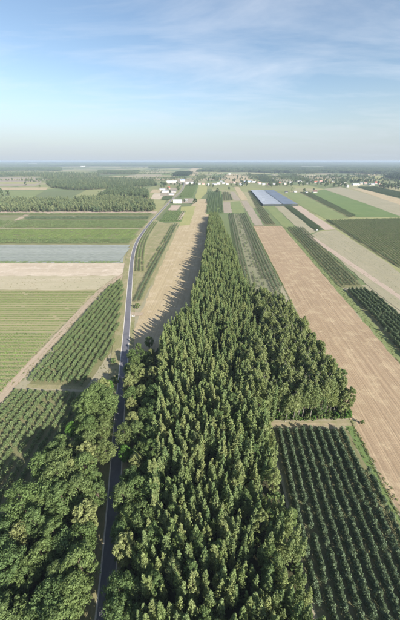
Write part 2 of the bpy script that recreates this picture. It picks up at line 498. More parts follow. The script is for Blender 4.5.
ROAD = [(-18, -40), (-21, 15), (-27, 48), (-31.6, 69), (-37.6, 100), (-43, 130), (-51.4, 176), (-60, 220), (-68.6, 266), (-77, 310), (-84, 356), (-88.6, 400), (-90.5, 452), (-90.9, 563), (-86, 720), (-82, 903), (-73, 1060), (-70, 1200), (-73, 1401), (-90, 1700)]
ribbon('road_verge', ROAD, -7.5, 5.0, VERGE, 0.30)
o, RC = ribbon('road', ROAD, -1.85, 1.85, ASPH, 0.34)
for w0, w1 in ((-2.3, -1.8), (1.8, 2.25)):
    ribbon('road_shoulder', ROAD, w0, w1, GRAV, 0.335)
c = at(132.5, 315)
sheet('driveway', [(c[0] - 3, c[1] - 3.2), (c[0] + 7.5, c[1] - 1.5), (c[0] + 8, c[1] + 3.0), (c[0] - 2.5, c[1] + 4)], DIRT, 0.32)


def road_x(y):
    return float(np.interp(y, RC[:, 1], RC[:, 0]))


# ------------------------------------------------------------------ plant prototypes (meshes shared by all copies)
def leaves(pos, nrm, size, r):
    """leaf-clump faces: one kite per point, facing roughly nrm"""
    n = len(pos)
    nr = nrm + r.normal(0, 0.42, (n, 3))
    nr /= np.linalg.norm(nr, axis=1)[:, None] + 1e-9
    t = np.cross(nr, r.normal(0, 1, (n, 3)))
    t /= np.linalg.norm(t, axis=1)[:, None] + 1e-9
    u = np.cross(nr, t)
    s = size * r.uniform(0.65, 1.35, n)[:, None]
    k = r.uniform(0.45, 0.8, n)[:, None]
    v = np.stack([pos - t * s, pos - u * s * k + t * s * .15, pos + t * s, pos + u * s * k + t * s * .15], 1).reshape(-1, 3)
    f = np.arange(4 * n).reshape(-1, 4)
    return v, f


def clumps(cen, rad, per, size, r, flat=1.0, up=0.35):
    """leaves on the shells of many clumps"""
    P_, N_ = [], []
    for c, ra in zip(cen, rad):
        d = r.normal(0, 1, (per, 3))
        d[:, 2] += up
        d /= np.linalg.norm(d, axis=1)[:, None]
        P_.append(np.array(c) + d * ra * r.uniform(.55, 1.08, per)[:, None] * np.array([1, 1, flat]))
        N_.append(d)
    return leaves(np.concatenate(P_), np.concatenate(N_), size, r)


def tube(path, rad, sides=6):
    path = np.array(path, float)
    v, f = [], []
    for i, (p, ra) in enumerate(zip(path, rad)):
        t = path[min(i + 1, len(path) - 1)] - path[max(i - 1, 0)]
        t /= np.linalg.norm(t) + 1e-9
        a = np.cross(t, [0.3, 0.9, 0.1]); a /= np.linalg.norm(a) + 1e-9
        c = np.cross(t, a)
        for k in range(sides):
            w = 2 * math.pi * k / sides
            v.append(p + ra * (math.cos(w) * a + math.sin(w) * c))
        if i:
            for k in range(sides):
                q = (i - 1) * sides
                f.append((q + k, q + (k + 1) % sides, q + sides + (k + 1) % sides, q + sides + k))
    return v, f


def join(parts):
    V, F = [], []
    for v, f in parts:
        n = len(V)
        V += [tuple(x) for x in v]
        F += [tuple(int(i) + n for i in q) for q in f]
    return V, F


class Proto:
    """a plant as trunk + crown meshes, and both in one mesh for masses"""
    def __init__(self, name, trunk, crown, tm, cm):
        self.trunk = self.mk(name + '_trunk', trunk, [tm])
        self.crown = self.mk(name + '_crown', crown, [cm])
        V, F = join([trunk, crown])
        self.full = self.mk(name + '_whole', (V, F), [tm, cm], [0] * len(trunk[1]) + [1] * len(crown[1]))
        self.ob = bpy.data.objects.new(name + '_whole', self.full)

    def mk(self, name, vf, mats, idx=None):
        me = bpy.data.meshes.new(name)
        me.from_pydata([tuple(v) for v in vf[0]], [], [tuple(int(i) for i in f) for f in vf[1]])
        for m in mats: me.materials.append(m)
        if idx: me.polygons.foreach_set('material_index', idx)
        me.update()
        return me


def slender(i, leaf, bark, h=20.0, rmax=1.75, base=.2, per=17, size=.21):
    r = np.random.default_rng(100 + i)
    lean = r.normal(0, .35, 2)
    axis = lambda t: np.array([lean[0] * t * t, lean[1] * t * t, h * t])
    cen, rad = [], []
    nb = 96
    for k in range(nb):                        # short upswept twigs all round the stem, thinner towards the tip
        t = base + (0.975 - base) * (k + r.uniform(0, 1)) / nb
        s = (t - base) / (1 - base)
        R_ = rmax * min(1, .5 + 1.6 * s) * max(0.0, 1 - s ** 1.7) ** .8 * r.uniform(.6, 1.3) + .06
        a = k * 2.4 + r.normal(0, .5)
        for q_ in (.45, .95):
            q = axis(t) + np.array([math.cos(a) * R_ * q_, math.sin(a) * R_ * q_, R_ * .35 * q_])
            cen.append(q)
            rad.append(max(.2, R_ * r.uniform(.2, .36)))
    cen.append(axis(.985)); rad.append(.22)
    crown = clumps(cen, rad, per, size, r, 1.25)
    tr = [tube([axis(t) for t in (-.01, .25, .5, .75, .95)], [.17, .13, .1, .06, .02])]
    for k in range(6):
        t = base + .1 + k * .1
        a = r.uniform(0, 6.3)
        p = axis(t)
        tr.append(tube([p, p + np.array([math.cos(a), math.sin(a), 1.3]) * rmax * .6], [.05, .015], 4))
    return Proto('slender_tree', join(tr), crown, bark, leaf)


def broad(i, leaf, bark, h=12.0, rmax=4.0, n=95, per=64, size=.2):
    r = np.random.default_rng(300 + i)
    cen, rad = [], []
    zc = h * .58
    for k in range(n):
        d = r.normal(0, 1, 3)
        d[2] = d[2] * .9 + .15
        d /= np.linalg.norm(d)
        q = np.array([d[0] * rmax * .78, d[1] * rmax * .78, zc + d[2] * h * .36]) * np.array([1, 1, 1])
        q[:2] *= r.uniform(.55, 1.1)
        cen.append(q)
        rad.append(r.uniform(.13, .27) * rmax)
    crown = clumps(cen, rad, per, size, r, .85, .5)
    tr = [tube([(0, 0, -.1), (.1, 0, h * .25), (.1, .1, h * .5), (0, 0, h * .8)], [.28, .22, .15, .05])]
    for k in range(8):
        p = np.array([.05, .05, h * r.uniform(.22, .5)])
        q = np.array(cen[k * 5 % n])
        tr.append(tube([p, (p + q) / 2 + [0, 0, -.3], q], [.11, .07, .02], 4))
    return Proto('broad_tree', join(tr), crown, bark, leaf)


def apple(i, leaf, h=2.9, rmax=.95, n=11, per=9, size=.18):
    r = np.random.default_rng(500 + i)
    cen, rad = [], []
    for k in range(n):
        t = (k + .5) / n
        R_ = rmax * (1 - .62 * t) * r.uniform(.7, 1.2)
        a = k * 2.4
        cen.append((math.cos(a) * R_ * .6, math.sin(a) * R_ * .6, .65 + (h - .75) * t))
        rad.append(R_ * .5 + .1)
    tr = [tube([(0, 0, -.05), (0, 0, h * .5), (0, 0, h * .92)], [.06, .045, .015], 5)]
    for k in range(3):
        tr.append(tube([(0, 0, .7 + .4 * k), (math.cos(k * 2.1) * .5, math.sin(k * 2.1) * .5, 1.1 + .4 * k)], [.03, .01], 4))
    return Proto('apple_tree', join(tr), clumps(cen, rad, per, size, r, 1, .3), M['bark'], leaf)


def row_chunk(i, leaf, L=6.0, h=2.6, w=.85, n=150, size=.28):
    """six metres of a planted row, running along local y"""
    r = np.random.default_rng(700 + i)
    y = r.uniform(-L / 2, L / 2, n)
    a = r.uniform(-.25, math.pi + .25, n)
    bump = .8 + .3 * np.sin(y * 2 * math.pi / 2.0 + i)
    x = np.cos(a) * w * bump
    z = np.abs(h * .45 + np.sin(a) * h * .5 * bump)
    v, f = leaves(np.c_[x, y, z], np.c_[np.cos(a), 0 * a, np.sin(a) + .3], size * np.ones(n)[:, None][0], r)
    tr = [tube([(0, k * 2.0 - 2, -.05), (0, k * 2.0 - 2, h * .7)], [.06, .02], 4) for k in range(3)]
    return Proto('planted_row', join(tr), (v, f), M['bark'], leaf)


def far_tree(i, leaf, h=15.0, rmax=4.0, n=120, size=1.0, cone=.4):
    r = np.random.default_rng(900 + i)
    k = 16
    cen, rad = [], []
    for q in range(k):
        t = r.uniform(0, 1)
        R_ = rmax * (1 - cone * t) * r.uniform(.5, 1)
        a = q * 2.4
        cen.append((math.cos(a) * R_ * .6, math.sin(a) * R_ * .6, h * (.22 + .68 * t)))
        rad.append(rmax * r.uniform(.3, .5) * (1 - cone * t * .7))
    tr = [tube([(0, 0, -.2), (0, 0, h * .7)], [.3, .08], 5)]
    return Proto('far_tree', join(tr), clumps(cen, rad, n // k, size, r, 1, .4), M['bark'], leaf)


def forest_patch(i, leaf, L=44.0, trees=26):
    """a forty metre piece of closed canopy with single crowns standing out of it"""
    r = np.random.default_rng(1100 + i)
    cen, rad, tr = [], [], []
    for q in range(trees):
        x, y = r.uniform(-L / 2, L / 2, 2)
        h = r.uniform(13, 20)
        for t in (.35, .65, .92):
            cen.append((x + r.normal(0, .8), y + r.normal(0, .8), h * t))
            rad.append(4.4 * (1.15 - .6 * t))
        if q % 3 == 0:
            tr.append(tube([(x, y, -.2), (x, y, h * .6)], [.3, .1], 4))
    return Proto('forest_piece', join(tr), clumps(cen, rad, 9, 2.0, r, 1, .5), M['bark'], leaf)


SL = [slender(i, M['leaf_slender'], M['bark'], h=20, rmax=1.25 + .13 * i, base=.16 + .03 * (i % 3)) for i in range(5)]
BI = [slender(20 + i, M['leaf_birch'], M['bark_pale'], h=20, rmax=2.3 + .25 * i, base=.36, per=19, size=.23) for i in range(3)]
BRW = [broad(60 + i, M['leaf_broad'] if i else M['leaf_birch'], M['bark'], h=18, rmax=2.7 + .2 * i, n=105, per=60, size=.2) for i in range(3)]
WIDE = [slender(40 + i, M['leaf_slender'], M['bark'], h=18.5, rmax=1.9 + .2 * i, base=.15, per=22) for i in range(2)]
BR = [broad(i, M['leaf_broad'], M['bark'], h=12 + i % 2, rmax=3.6 + .3 * i) for i in range(4)]
BRT = [broad(10 + i, M['leaf_bright'], M['bark'], h=11, rmax=3.6) for i in range(2)]
BRP = [broad(20 + i, M['leaf_pale'], M['bark'], h=13, rmax=3.3, size=.23) for i in range(2)]
BUSH = [broad(30 + i, M['leaf_broad'], M['bark'], h=3.4, rmax=1.7, n=20, per=22, size=.28) for i in range(2)]
BUSHT = [broad(35, M['leaf_bright'], M['bark'], h=3.2, rmax=1.6, n=20, per=22, size=.28)]
AP = [apple(i, M['leaf_apple'], rmax=1.0 + .1 * i, n=14, per=20) for i in range(4)]
APD = [apple(10 + i, M['leaf_dark'], h=3.1, rmax=1.12 + .08 * i, n=15, per=24) for i in range(3)]
RC_A = [row_chunk(i, M['leaf_apple']) for i in range(3)]
RC_D = [row_chunk(5 + i, M['leaf_dark'], h=3.0, w=.95, n=165) for i in range(3)]
RC_B = [row_chunk(10 + i, M['leaf_berry'], h=1.4, w=.8, n=150, size=.22) for i in range(3)]
RC_BL = [row_chunk(15 + i, M['leaf_blue'], h=.7, w=.75, n=50, size=.34) for i in range(2)]
FT = [far_tree(i, M['leaf_far'], h=15 + i) for i in range(3)]
FTP = [far_tree(5 + i, M['leaf_farpale'], h=17, rmax=3.2, cone=.6) for i in range(3)]
VTR = [broad(50 + i, M['leaf_far'], M['bark'], h=10 + i, rmax=4.6, n=26, per=14, size=.95) for i in range(3)]
FP = [forest_patch(i, M['leaf_far']) for i in range(3)]
FPN = [forest_patch(5 + i, M['leaf_pine'], trees=30) for i in range(2)]
TUFT = [Proto('weed_tuft', tube([(0, 0, 0), (0, 0, .3)], [.02, .01], 3),
              leaves(np.random.default_rng(5 + i).normal(0, .28, (16, 3)) * [1, 1, .35] + [0, 0, .22], np.tile([0, 0, 1.0], (16, 1)), .2, np.random.default_rng(i)), M['bark'], M['leaf_weed']) for i in range(2)]


def scatter(name, pts, scl, rot, protos, label, cat, which=None):
    """one uncountable mass: prototypes instanced on a point cloud"""
    n = len(pts)
    if not n: return
    me = bpy.data.meshes.new(name)
    me.vertices.add(n)
    p3 = np.zeros((n, 3)); p3[:, :2] = np.array(pts)[:, :2]
    p3[:, 2] = 0.05
    me.vertices.foreach_set('co', p3.ravel())
    for an, arr, ty in (('scl', scl, 'FLOAT'), ('rot', rot, 'FLOAT'), ('idx', which if which is not None else nrg.integers(0, len(protos), n), 'INT')):
        a = me.attributes.new(an, ty, 'POINT')
        a.data.foreach_set('value', np.broadcast_to(np.asarray(arr), (n,)).astype(np.int32 if ty == 'INT' else np.float32))
    o = bpy.data.objects.new(name, me)
    COL.objects.link(o)
    ng = bpy.data.node_groups.new(name, 'GeometryNodeTree')
    ng.interface.new_socket('Geometry', in_out='INPUT', socket_type='NodeSocketGeometry')
    ng.interface.new_socket('Geometry', in_out='OUTPUT', socket_type='NodeSocketGeometry')
    gi, go = ng.nodes.new('NodeGroupInput'), ng.nodes.new('NodeGroupOutput')
    g2i = ng.nodes.new('GeometryNodeGeometryToInstance')
    for pr in reversed(protos):
        oi = ng.nodes.new('GeometryNodeObjectInfo')
        oi.inputs['Object'].default_value = pr.ob
        ng.links.new(oi.outputs['Geometry'], g2i.inputs[0])
    iop = ng.nodes.new('GeometryNodeInstanceOnPoints')
    ng.links.new(gi.outputs[0], iop.inputs['Points'])
    ng.links.new(g2i.outputs[0], iop.inputs['Instance'])
    iop.inputs['Pick Instance'].default_value = True
    def att(nm, ty):
        q = ng.nodes.new('GeometryNodeInputNamedAttribute')
        q.data_type = ty
        q.inputs['Name'].default_value = nm
        return q.outputs['Attribute']
    ng.links.new(att('idx', 'INT'), iop.inputs['Instance Index'])
    cx = ng.nodes.new('ShaderNodeCombineXYZ')
    ng.links.new(att('rot', 'FLOAT'), cx.inputs[2])
    ng.links.new(cx.outputs[0], iop.inputs['Rotation'])
    ng.links.new(att('scl', 'FLOAT'), iop.inputs['Scale'])
    ng.links.new(iop.outputs[0], go.inputs[0])
    md = o.modifiers.new('scatter', 'NODES')
    md.node_group = ng
    return tag(o, label, cat, kind='stuff')


def plant(name, pr, x, y, s, rz, label, cat, group=None, z=0.03, sz=1.0):
    e = empty(name, (x, y, z), rz, s)
    e.scale = (s, s, s * sz)
    for nm, me in (('trunk', pr.trunk), ('crown', pr.crown)):
        o = bpy.data.objects.new(nm, me)
        COL.objects.link(o)
        o.parent = e
    return tag(e, label, cat, group)


def poisson(poly, d, seed, jitter=.42):
    r = np.random.default_rng(seed)
    xs, ys = [p[0] for p in poly], [p[1] for p in poly]
    gx, gy = np.meshgrid(np.arange(min(xs), max(xs), d), np.arange(min(ys), max(ys), d * .9))
    gx = gx + (np.arange(gx.shape[0]) % 2)[:, None] * d / 2
    px = gx.ravel() + r.uniform(-jitter, jitter, gx.size) * d
    py = gy.ravel() + r.uniform(-jitter, jitter, gx.size) * d
    k = inside(px, py, poly)
    return np.c_[px[k], py[k]]


def rows(poly, spacing, step, slope=FDIR, across=False, seed=0, jit=.15, gaps=.03):
    """points on planted rows inside a polygon; row direction is (slope,1), or (1,0) when across"""
    r = np.random.default_rng(seed)
    u = np.array([1.0, 0.0]) if across else np.array([slope, 1.0]) / math.hypot(slope, 1)
    v = np.array([-u[1], u[0]])
    P_ = np.array(poly)
    a, c = P_ @ u, P_ @ v
    A, C_ = np.meshgrid(np.arange(a.min(), a.max(), step), np.arange(c.min() + spacing * .4, c.max(), spacing))
    A = A.ravel() + r.normal(0, jit * .6, A.size); C_ = C_.ravel() + r.normal(0, jit * .5, C_.size)
    q = A[:, None] * u + C_[:, None] * v
    k = inside(q[:, 0], q[:, 1], poly) & (r.uniform(0, 1, len(q)) > gaps)
    return q[k]


def in_view(pts, z=0.0, m=12):
    k = []
    for x, y in pts:
        q = proj(x, y, z)
        k.append(q is not None and -m < q[0] < 400 + m and q[1] < 620 + m)
    return np.array(k, bool)


# ------------------------------------------------------------------ the wood in the middle
WOOD = [(-7, 176), (-18, 153), (-22, 136), (-20, 112), (-17, 92), (-17, 70), (-15, 45), (-12, 0), (26, 0), (26.5, 86), (64, 88.5), (65, 93), (63, 115), (62, 138), (59, 165), (55, 183), (48, 190), (38, 194), (37, 230), (37.5, 330), (37, 430), (36.5, 512), (35, 590), (18, 590), (15, 512), (10, 420), (6, 326), (1, 252)]
wp = poisson(WOOD, 2.5, 3)
gap = (np.abs(wp[:, 0] - 37 - 1.2 * np.sin(wp[:, 1] / 9)) < 1.8) & (wp[:, 1] > 120) & (wp[:, 1] < 186)
gap |= (np.sin(wp[:, 0] / 3.3 + 1.7 * np.sin(wp[:, 1] / 7)) * np.cos(wp[:, 1] / 5.3 + wp[:, 0] / 9) > .72) & (nrg.uniform(0, 1, len(wp)) < .75)
wp = wp[~gap]
right_stand = (wp[:, 0] > 35.5) & (wp[:, 1] < 195) | ((wp[:, 0] > 20) & (wp[:, 1] > 86) & (wp[:, 1] < 125) & (nrg.uniform(0, 1, len(wp)) < .5))
hs = np.where(right_stand, 1.0, .93) * np.where(right_stand, nrg.uniform(.78, 1.1, len(wp)), nrg.uniform(.76, 1.1, len(wp))) + .06 * np.sin(wp[:, 0] / 9) * np.cos(wp[:, 1] / 13)
hs *= np.where(wp[:, 1] > 520, .68, np.where(wp[:, 1] > 300, .86, 1.0))
hs *= np.clip(1.0 - (.16 * (wp[:, 1] < 62)), .7, 1)
order = np.argsort(np.hypot(wp[:, 0], wp[:, 1]))
vis = in_view(wp, 12)
kindw = nrg.integers(0, 5, len(wp))
uu = nrg.uniform(0, 1, len(wp))
kindw = np.where(uu < .2, nrg.integers(11, 13, len(wp)), np.where(uu < .29, nrg.integers(8, 11, len(wp)), kindw))
kindw = np.where(right_stand & (uu < .78), nrg.integers(5, 8, len(wp)), np.where(right_stand, nrg.integers(8, 11, len(wp)), kindw))
WPR = SL + BI + BRW + WIDE
front = np.array([proj(x, y, 16)[1] > 466 if proj(x, y, 16) else True for x, y in wp])
chosen = [i for i in order if vis[i] and not front[i]][:300]
cs = set(chosen)
for i in chosen:
    x, y = wp[i]
    k = kindw[i]
    if 5 <= k < 8:
        plant('birch_tree', WPR[k], x, y, hs[i], rng.uniform(0, 6.3), 'grey green birch with pale trunk in the right hand stand of the wood', 'tree', 'birches of the right hand stand')
    elif 8 <= k < 11:
        plant('broadleaf_tree', WPR[k], x, y, hs[i], rng.uniform(0, 6.3), 'broad crowned tree standing among the slender wood trees', 'tree', 'broad crowned trees of the wood')
    elif k >= 11:
        plant('slender_tree', WPR[k], x, y, hs[i], rng.uniform(0, 6.3), 'fuller olive green tree, wider than the slender ones of the middle wood', 'tree', 'fuller trees of the middle wood')
    else:
        plant('slender_tree', WPR[k], x, y, hs[i], rng.uniform(0, 6.3), 'slender olive green tree in the dense middle wood', 'tree', 'slender trees of the middle wood')
rest = np.array([i for i in range(len(wp)) if i not in cs])
scatter('woodland', wp[rest], hs[rest], nrg.uniform(0, 6.3, len(rest)), WPR, 'long dense strip of slender trees running away up the middle', 'wood', kindw[rest])
ug = np.concatenate([poisson([(-16, 5), (27, 5), (27, 85), (60, 92), (60, 120), (-18, 125)], 3.4, 61), poisson([(-56, 5), (-27, 5), (-40, 60), (-44, 98), (-49, 70)], 3.6, 62), poisson([(-18, 5), (-12, 5), (-20, 100), (-32, 110), (-28, 70)], 3.4, 63)])
scatter('undergrowth', ug, nrg.uniform(.5, 1.2, len(ug)), nrg.uniform(0, 6.3, len(ug)), BUSH, 'low bushes and saplings in the shade of the trees', 'undergrowth')
# undergrowth along the near edge and inside
up = np.concatenate([poisson([(28, 86.5), (66, 88), (66, 92), (28, 91)], 1.7, 8), poisson([(61, 92), (66.5, 92), (65, 130), (61, 130)], 2.4, 9)])
for k, (x, y) in enumerate(up):
    plant('bush', (BUSH + BUSHT)[k % 3], x, y, rng.uniform(.6, 1.05), rng.uniform(0, 6.3), 'low green bush at the foot of the wood edge', 'bush', 'bushes at the foot of the wood edge')
q = at(345, 416)
plant('bush', BUSHT[0], 63.5, 88.6, 1.0, 1, 'bright green bush at the corner where wood, path and ploughed field meet', 'bush')
q = at(362, 424)
plant('bush', BUSH[0], q[0], q[1], .62, 1, 'small dark bush alone at the end of the dirt path by the ploughed field', 'bush')

# ------------------------------------------------------------------ broadleaved trees along the road
BT = []   # (photo x, y of crown middle, proto, scale, label)
LEFT, RIGHT = 'round green tree in the clump left of the road', 'round green tree between road and slender wood'
for x, y, k, s, lb in (
        (107, 383, 'T', .85, 'bright green tree at the tip of the clump left of the road'), (94, 393, 'B', .95, LEFT), (112, 399, 'B', .85, LEFT), (80, 404, 'B', .9, LEFT),
        (98, 410, 'B', 1.05, LEFT), (71, 424, 'T', .8, 'light green tree at the outer edge of the clump, beside the shaded orchard'), (84, 422, 'B', 1.0, LEFT), (104, 426, 'B', 1.0, LEFT),
        (60, 441, 'B', .9, LEFT), (74, 448, 'P', .85, 'yellowish tree in the clump left of the road'), (90, 441, 'B', 1.05, LEFT), (106, 450, 'B', .95, LEFT),
        (114, 372, 'b', 1.5, 'small shrubby tree on the left verge beside the dark stretch of road'), (112, 352, 'b', 1.1, 'small dark bush on the left verge above the clump'),
        (132, 353, 'B', .85, 'round grey green tree nearest the road where its shade begins'), (128, 366, 'B', .72, 'low round tree touching the right road edge'), (141, 367, 'B', .85, RIGHT),
        (138, 343, 'B', .62, 'small green tree at the corner of the stubble field'), (149, 338, 'B', .75, RIGHT), (151, 352, 'P', .8, 'pale yellow green tree behind the round roadside trees'),
        (137, 383, 'P', .5, 'small yellowish tree right of the road below the round ones'), (150, 384, 'B', .8, RIGHT), (131, 403, 'P', .85, 'pale tree right of the road, upper of the yellowish pair'),
        (133, 421, 'P', 1.0, 'big pale yellowish tree overhanging the shaded road'), (147, 404, 'B', .95, RIGHT), (151, 425, 'B', .8, RIGHT), (125, 449, 'T', .85, 'bright green tree right of the road below the big pale one'),
        (142, 450, 'B', .9, RIGHT), (160, 438, 'B', .85, RIGHT), (172, 428, 'B', .8, RIGHT), (166, 452, 'T', .75, 'bright green tree at the edge of the slender wood near the bottom')):
    BT.append((*at(x, y, 8), k, s, lb))
r2 = np.random.default_rng(21)
RX = lambda o, ys: [(road_x(y) + o, y) for y in ys]
for poly, lb, d in (([(-44, 102), (-47, 92), (-48, 76), (-56, 52), (-74, 4)] + RX(-4, (4, 25, 50, 75, 100)), LEFT, 4.5),
                    (RX(3.6, (4, 25, 50, 75, 100, 128)) + [(-25, 133), (-23, 112), (-18, 92), (-16, 70), (-13, 45), (-11, 4)], RIGHT, 4.6)):
    for x, y in poisson(poly, d, 31, .3):
        if min(math.hypot(x - t[0], y - t[1]) for t in BT) < 3.6:
            continue
        BT.append((x, y, 'P' if r2.uniform() < .12 else 'B', r2.uniform(.8, 1.2) * (1.1 if abs(x - road_x(y)) < 7.5 and y < 78 else 1.1 if lb == LEFT and y < 50 else .88 if y < 50 else 1.25 if lb == LEFT else 1), lb))
for k, (x, y, kd, s, lb) in enumerate(BT):
    if kd != 'b' and abs(x - road_x(y)) < 3.0:
        x = road_x(y) + math.copysign(3.0, x - road_x(y))
    pr = {'B': BR[k % 4], 'T': BRT[k % 2], 'P': BRP[k % 2], 'b': BUSH[k % 2]}[kd]
    gr = 'round trees left of the road' if lb == LEFT else 'round trees right of the road' if lb == RIGHT else None
    plant('bush' if kd == 'b' else 'broadleaf_tree', pr, x, y, s, rng.uniform(0, 6.3), lb, 'bush' if kd == 'b' else 'tree', gr)
q = at(137.5, 309)
plant('small_tree', BUSH[0], q[0], q[1], 1.35, .3, 'single small tree casting its shadow on the road beside the driveway', 'tree')
q = at(130, 346); 

# ------------------------------------------------------------------ orchards
OA = P([(121.5, 280), (102, 293), (71.5, 331), (28, 382), (84, 386), (112, 350), (119, 325), (124, 290)])
OB = [(-94, -10), (-80, -10), (-68, 40), (-58, 72), (-48, 100), (-60, 103), (-91, 105), (-91.5, 90)]
OC = [(29.5, -10), (60.5, -10), (60.5, 82), (30, 82)]
OD = [(lineR(-20) + 6, -20), (149, -20), (145.5, 228), (lineR(228) + 8.5, 228)]
apples = []
for poly, sp, st, pr, lb, gr, sd_ in (
        (OA, 3.5, 1.7, AP, 'leafy young apple tree in the orchard between track and road', 'apple trees between track and road', 1),
        (OB, 3.6, 1.9, AP, 'young apple tree in the left orchard below the cross path', 'apple trees below the cross path', 2),
        (OC, 3.2, 1.05, APD, 'dark apple tree in the small orchard beside the wood corner', 'apple trees of the small dark orchard', 3),
        (OD, 3.4, 1.4, APD, 'dark apple tree in the orchard right of the ploughed field', 'apple trees right of the ploughed field', 4)):
    for k, (x, y) in enumerate(rows(poly, sp, st, seed=sd_)):
        q = proj(x, y, 1.5)
        v = q is not None and -3 < q[0] < 403 and q[1] < 622
        apples.append((q[2] + (1e4 if q[1] > 464 else 0) if v else 1e9, x, y, pr, lb, gr, k))
apples.sort(key=lambda a: a[0])
mass = {}
n_in = n_fr = 0
for n, (d, x, y, pr, lb, gr, k) in enumerate(apples):
    s = rng.uniform(.82, 1.15)
    n_in += d < 1e4
    n_fr += 1e4 < d < 1e8
    if (d < 1e4 and n_in <= 300):
        plant('apple_tree', pr[k % len(pr)], x, y, s, rng.uniform(0, 6.3), lb, 'fruit tree', gr)
    else:
        mass.setdefault(gr, ([], [], pr, lb))[0].append((x, y))
        mass[gr][1].append(s)
for gr, (pts, ss, pr, lb) in mass.items():
    scatter('apple_orchard', pts, ss, nrg.uniform(0, 6.3, len(pts)), pr, 'rows of ' + gr, 'orchard')


def chunk_rows(name, poly, protos, spacing, label, across=False, seed=0, scale=1.0, keep=1.0, slope=FDIR, jit=.2):
    q = rows(poly, spacing, 5.6 * scale, slope, across, seed, jit, 1 - keep)
    ang = (math.pi / 2 if across else -math.atan(slope)) + math.pi * nrg.integers(0, 2, len(q))
    scatter(name, q, scale * nrg.uniform(.88, 1.12, len(q)), ang, protos, label, 'crop rows')


G1 = lambda a, c: [(38 + a * 38, 185), (lineL(240) - 3 - (1 - c) * 36, 240), (61.5 + c * 36, 632), (61.5 + a * 36, 632), (41 + a * 34, 270)]
chunk_rows('orchard_rows', G1(0, .27), RC_D, 3.4, 'dark fruit rows along the right flank of the wood', seed=11)
chunk_rows('orchard_rows', G1(.3, .62), RC_A, 3.6, 'thin grey green rows between two darker row blocks', seed=12, keep=.5, scale=.7)
chunk_rows('orchard_rows', G1(.64, 1), RC_D, 3.4, 'dark fruit rows along the left edge of the ploughed field', seed=13)
chunk_rows('orchard_rows', [(lineR(236) + 7.5, 236), (146, 236), (173, 489), (148.5, 490)], RC_D, 3.7, 'dark orchard strip beyond the cross path right of the ploughed field', seed=14, slope=.085)
chunk_rows('orchard_rows', P([(248, 191), (251, 191.5), (275.5, 225), (265.5, 225)]), RC_D, 4.2, 'dark orchard strip running down from the blue netted roof', seed=15)
chunk_rows('orchard_rows', P([(327.5, 220.6), (460, 217), (460, 310), (392.5, 262)]), RC_A, 4.0, 'large dark green orchard at the right', seed=16, slope=.2)
chunk_rows('orchard_rows', P([(326.3, 220.4), (328.5, 220.4), (398, 266), (395, 265.5)]), RC_D, 3.0, 'dark outer row edging the large right orchard', seed=17, slope=.09)
chunk_rows('hedge_rows', P([(300, 192.6), (309, 192.4), (356.5, 216.5), (349.5, 217.8)]), RC_D, 4.0, 'dark narrow orchard strip between two light green meadows', seed=18)
chunk_rows('orchard_rows', P([(358, 187.3), (376, 187.3), (450, 203.5), (450, 210), (366, 189.8)]), RC_D, 5, 'dark orchard strip in front of the right village houses', seed=19, scale=1.3)
chunk_rows('nursery_rows', P([(206.3, 213.8), (208.3, 192.5), (221, 191.5), (223.7, 213.5)]), RC_D, 6.5, 'dark nursery rows at the far end of the middle wood', seed=20, scale=1.7, keep=.9)
chunk_rows('nursery_rows', P([(222.3, 200.8), (222.3, 192.3), (229, 192.3), (232.7, 200.4)]), RC_D, 6.5, 'small block of dark rows right of the nursery', seed=21)
chunk_rows('crop_rows', P([(159.5, 221.8), (167.5, 211.2), (185, 211.2), (180.5, 221.8)]), RC_A, 4.0, 'green crop rows between road bend and stubble field', seed=22, keep=.8)
chunk_rows('crop_rows', P([(179, 197.5), (187.3, 184.5), (198, 184.5), (192.5, 197.5)]), RC_A, 5.0, 'grey green crop rows above the white shed', seed=23, scale=1.2)
chunk_rows('crop_rows', P([(283.8, 206), (290, 206), (323, 229.8), (316, 230.6)]), RC_D, 2.6, 'dark green strip behind the white van', seed=24, scale=.8)
def curve_rows(name, line, offs, protos, label, keep=.93):
    L_ = np.array(line, float)
    d = np.r_[0, np.cumsum(np.hypot(*np.diff(L_, axis=0).T))]
    pts, an = [], []
    for o_ in offs:
        for t in np.arange(2, d[-1], 5.3):
            if nrg.uniform() > keep: continue
            p = [np.interp(t, d, L_[:, k]) for k in (0, 1)]
            q = [np.interp(t + 1, d, L_[:, k]) - np.interp(t - 1, d, L_[:, k]) for k in (0, 1)]
            pts.append((p[0] + o_, p[1])); an.append(math.atan2(q[1], q[0]) - math.pi / 2)
    scatter(name, pts, nrg.uniform(.85, 1.15, len(pts)), np.array(an), protos, label, 'crop rows')


curve_rows('orchard_rows', [(road_x(y), y) for y in range(276, 551, 12)], (5.5, 9.2, 12.9), RC_A, 'orchard rows right beside the road bend')
FE = [(-47, 205), (-47, 240), (-46, 281), (-43, 380), (-39.5, 515)]
curve_rows('orchard_rows', FE, (-1.2, -4.9), RC_D, 'paired dark orchard rows along the left edge of the stubble field')
curve_rows('orchard_rows', [(x - 8.6, y) for x, y in FE[2:]], (0,), RC_A, 'thin third row left of the paired dark rows', .75)
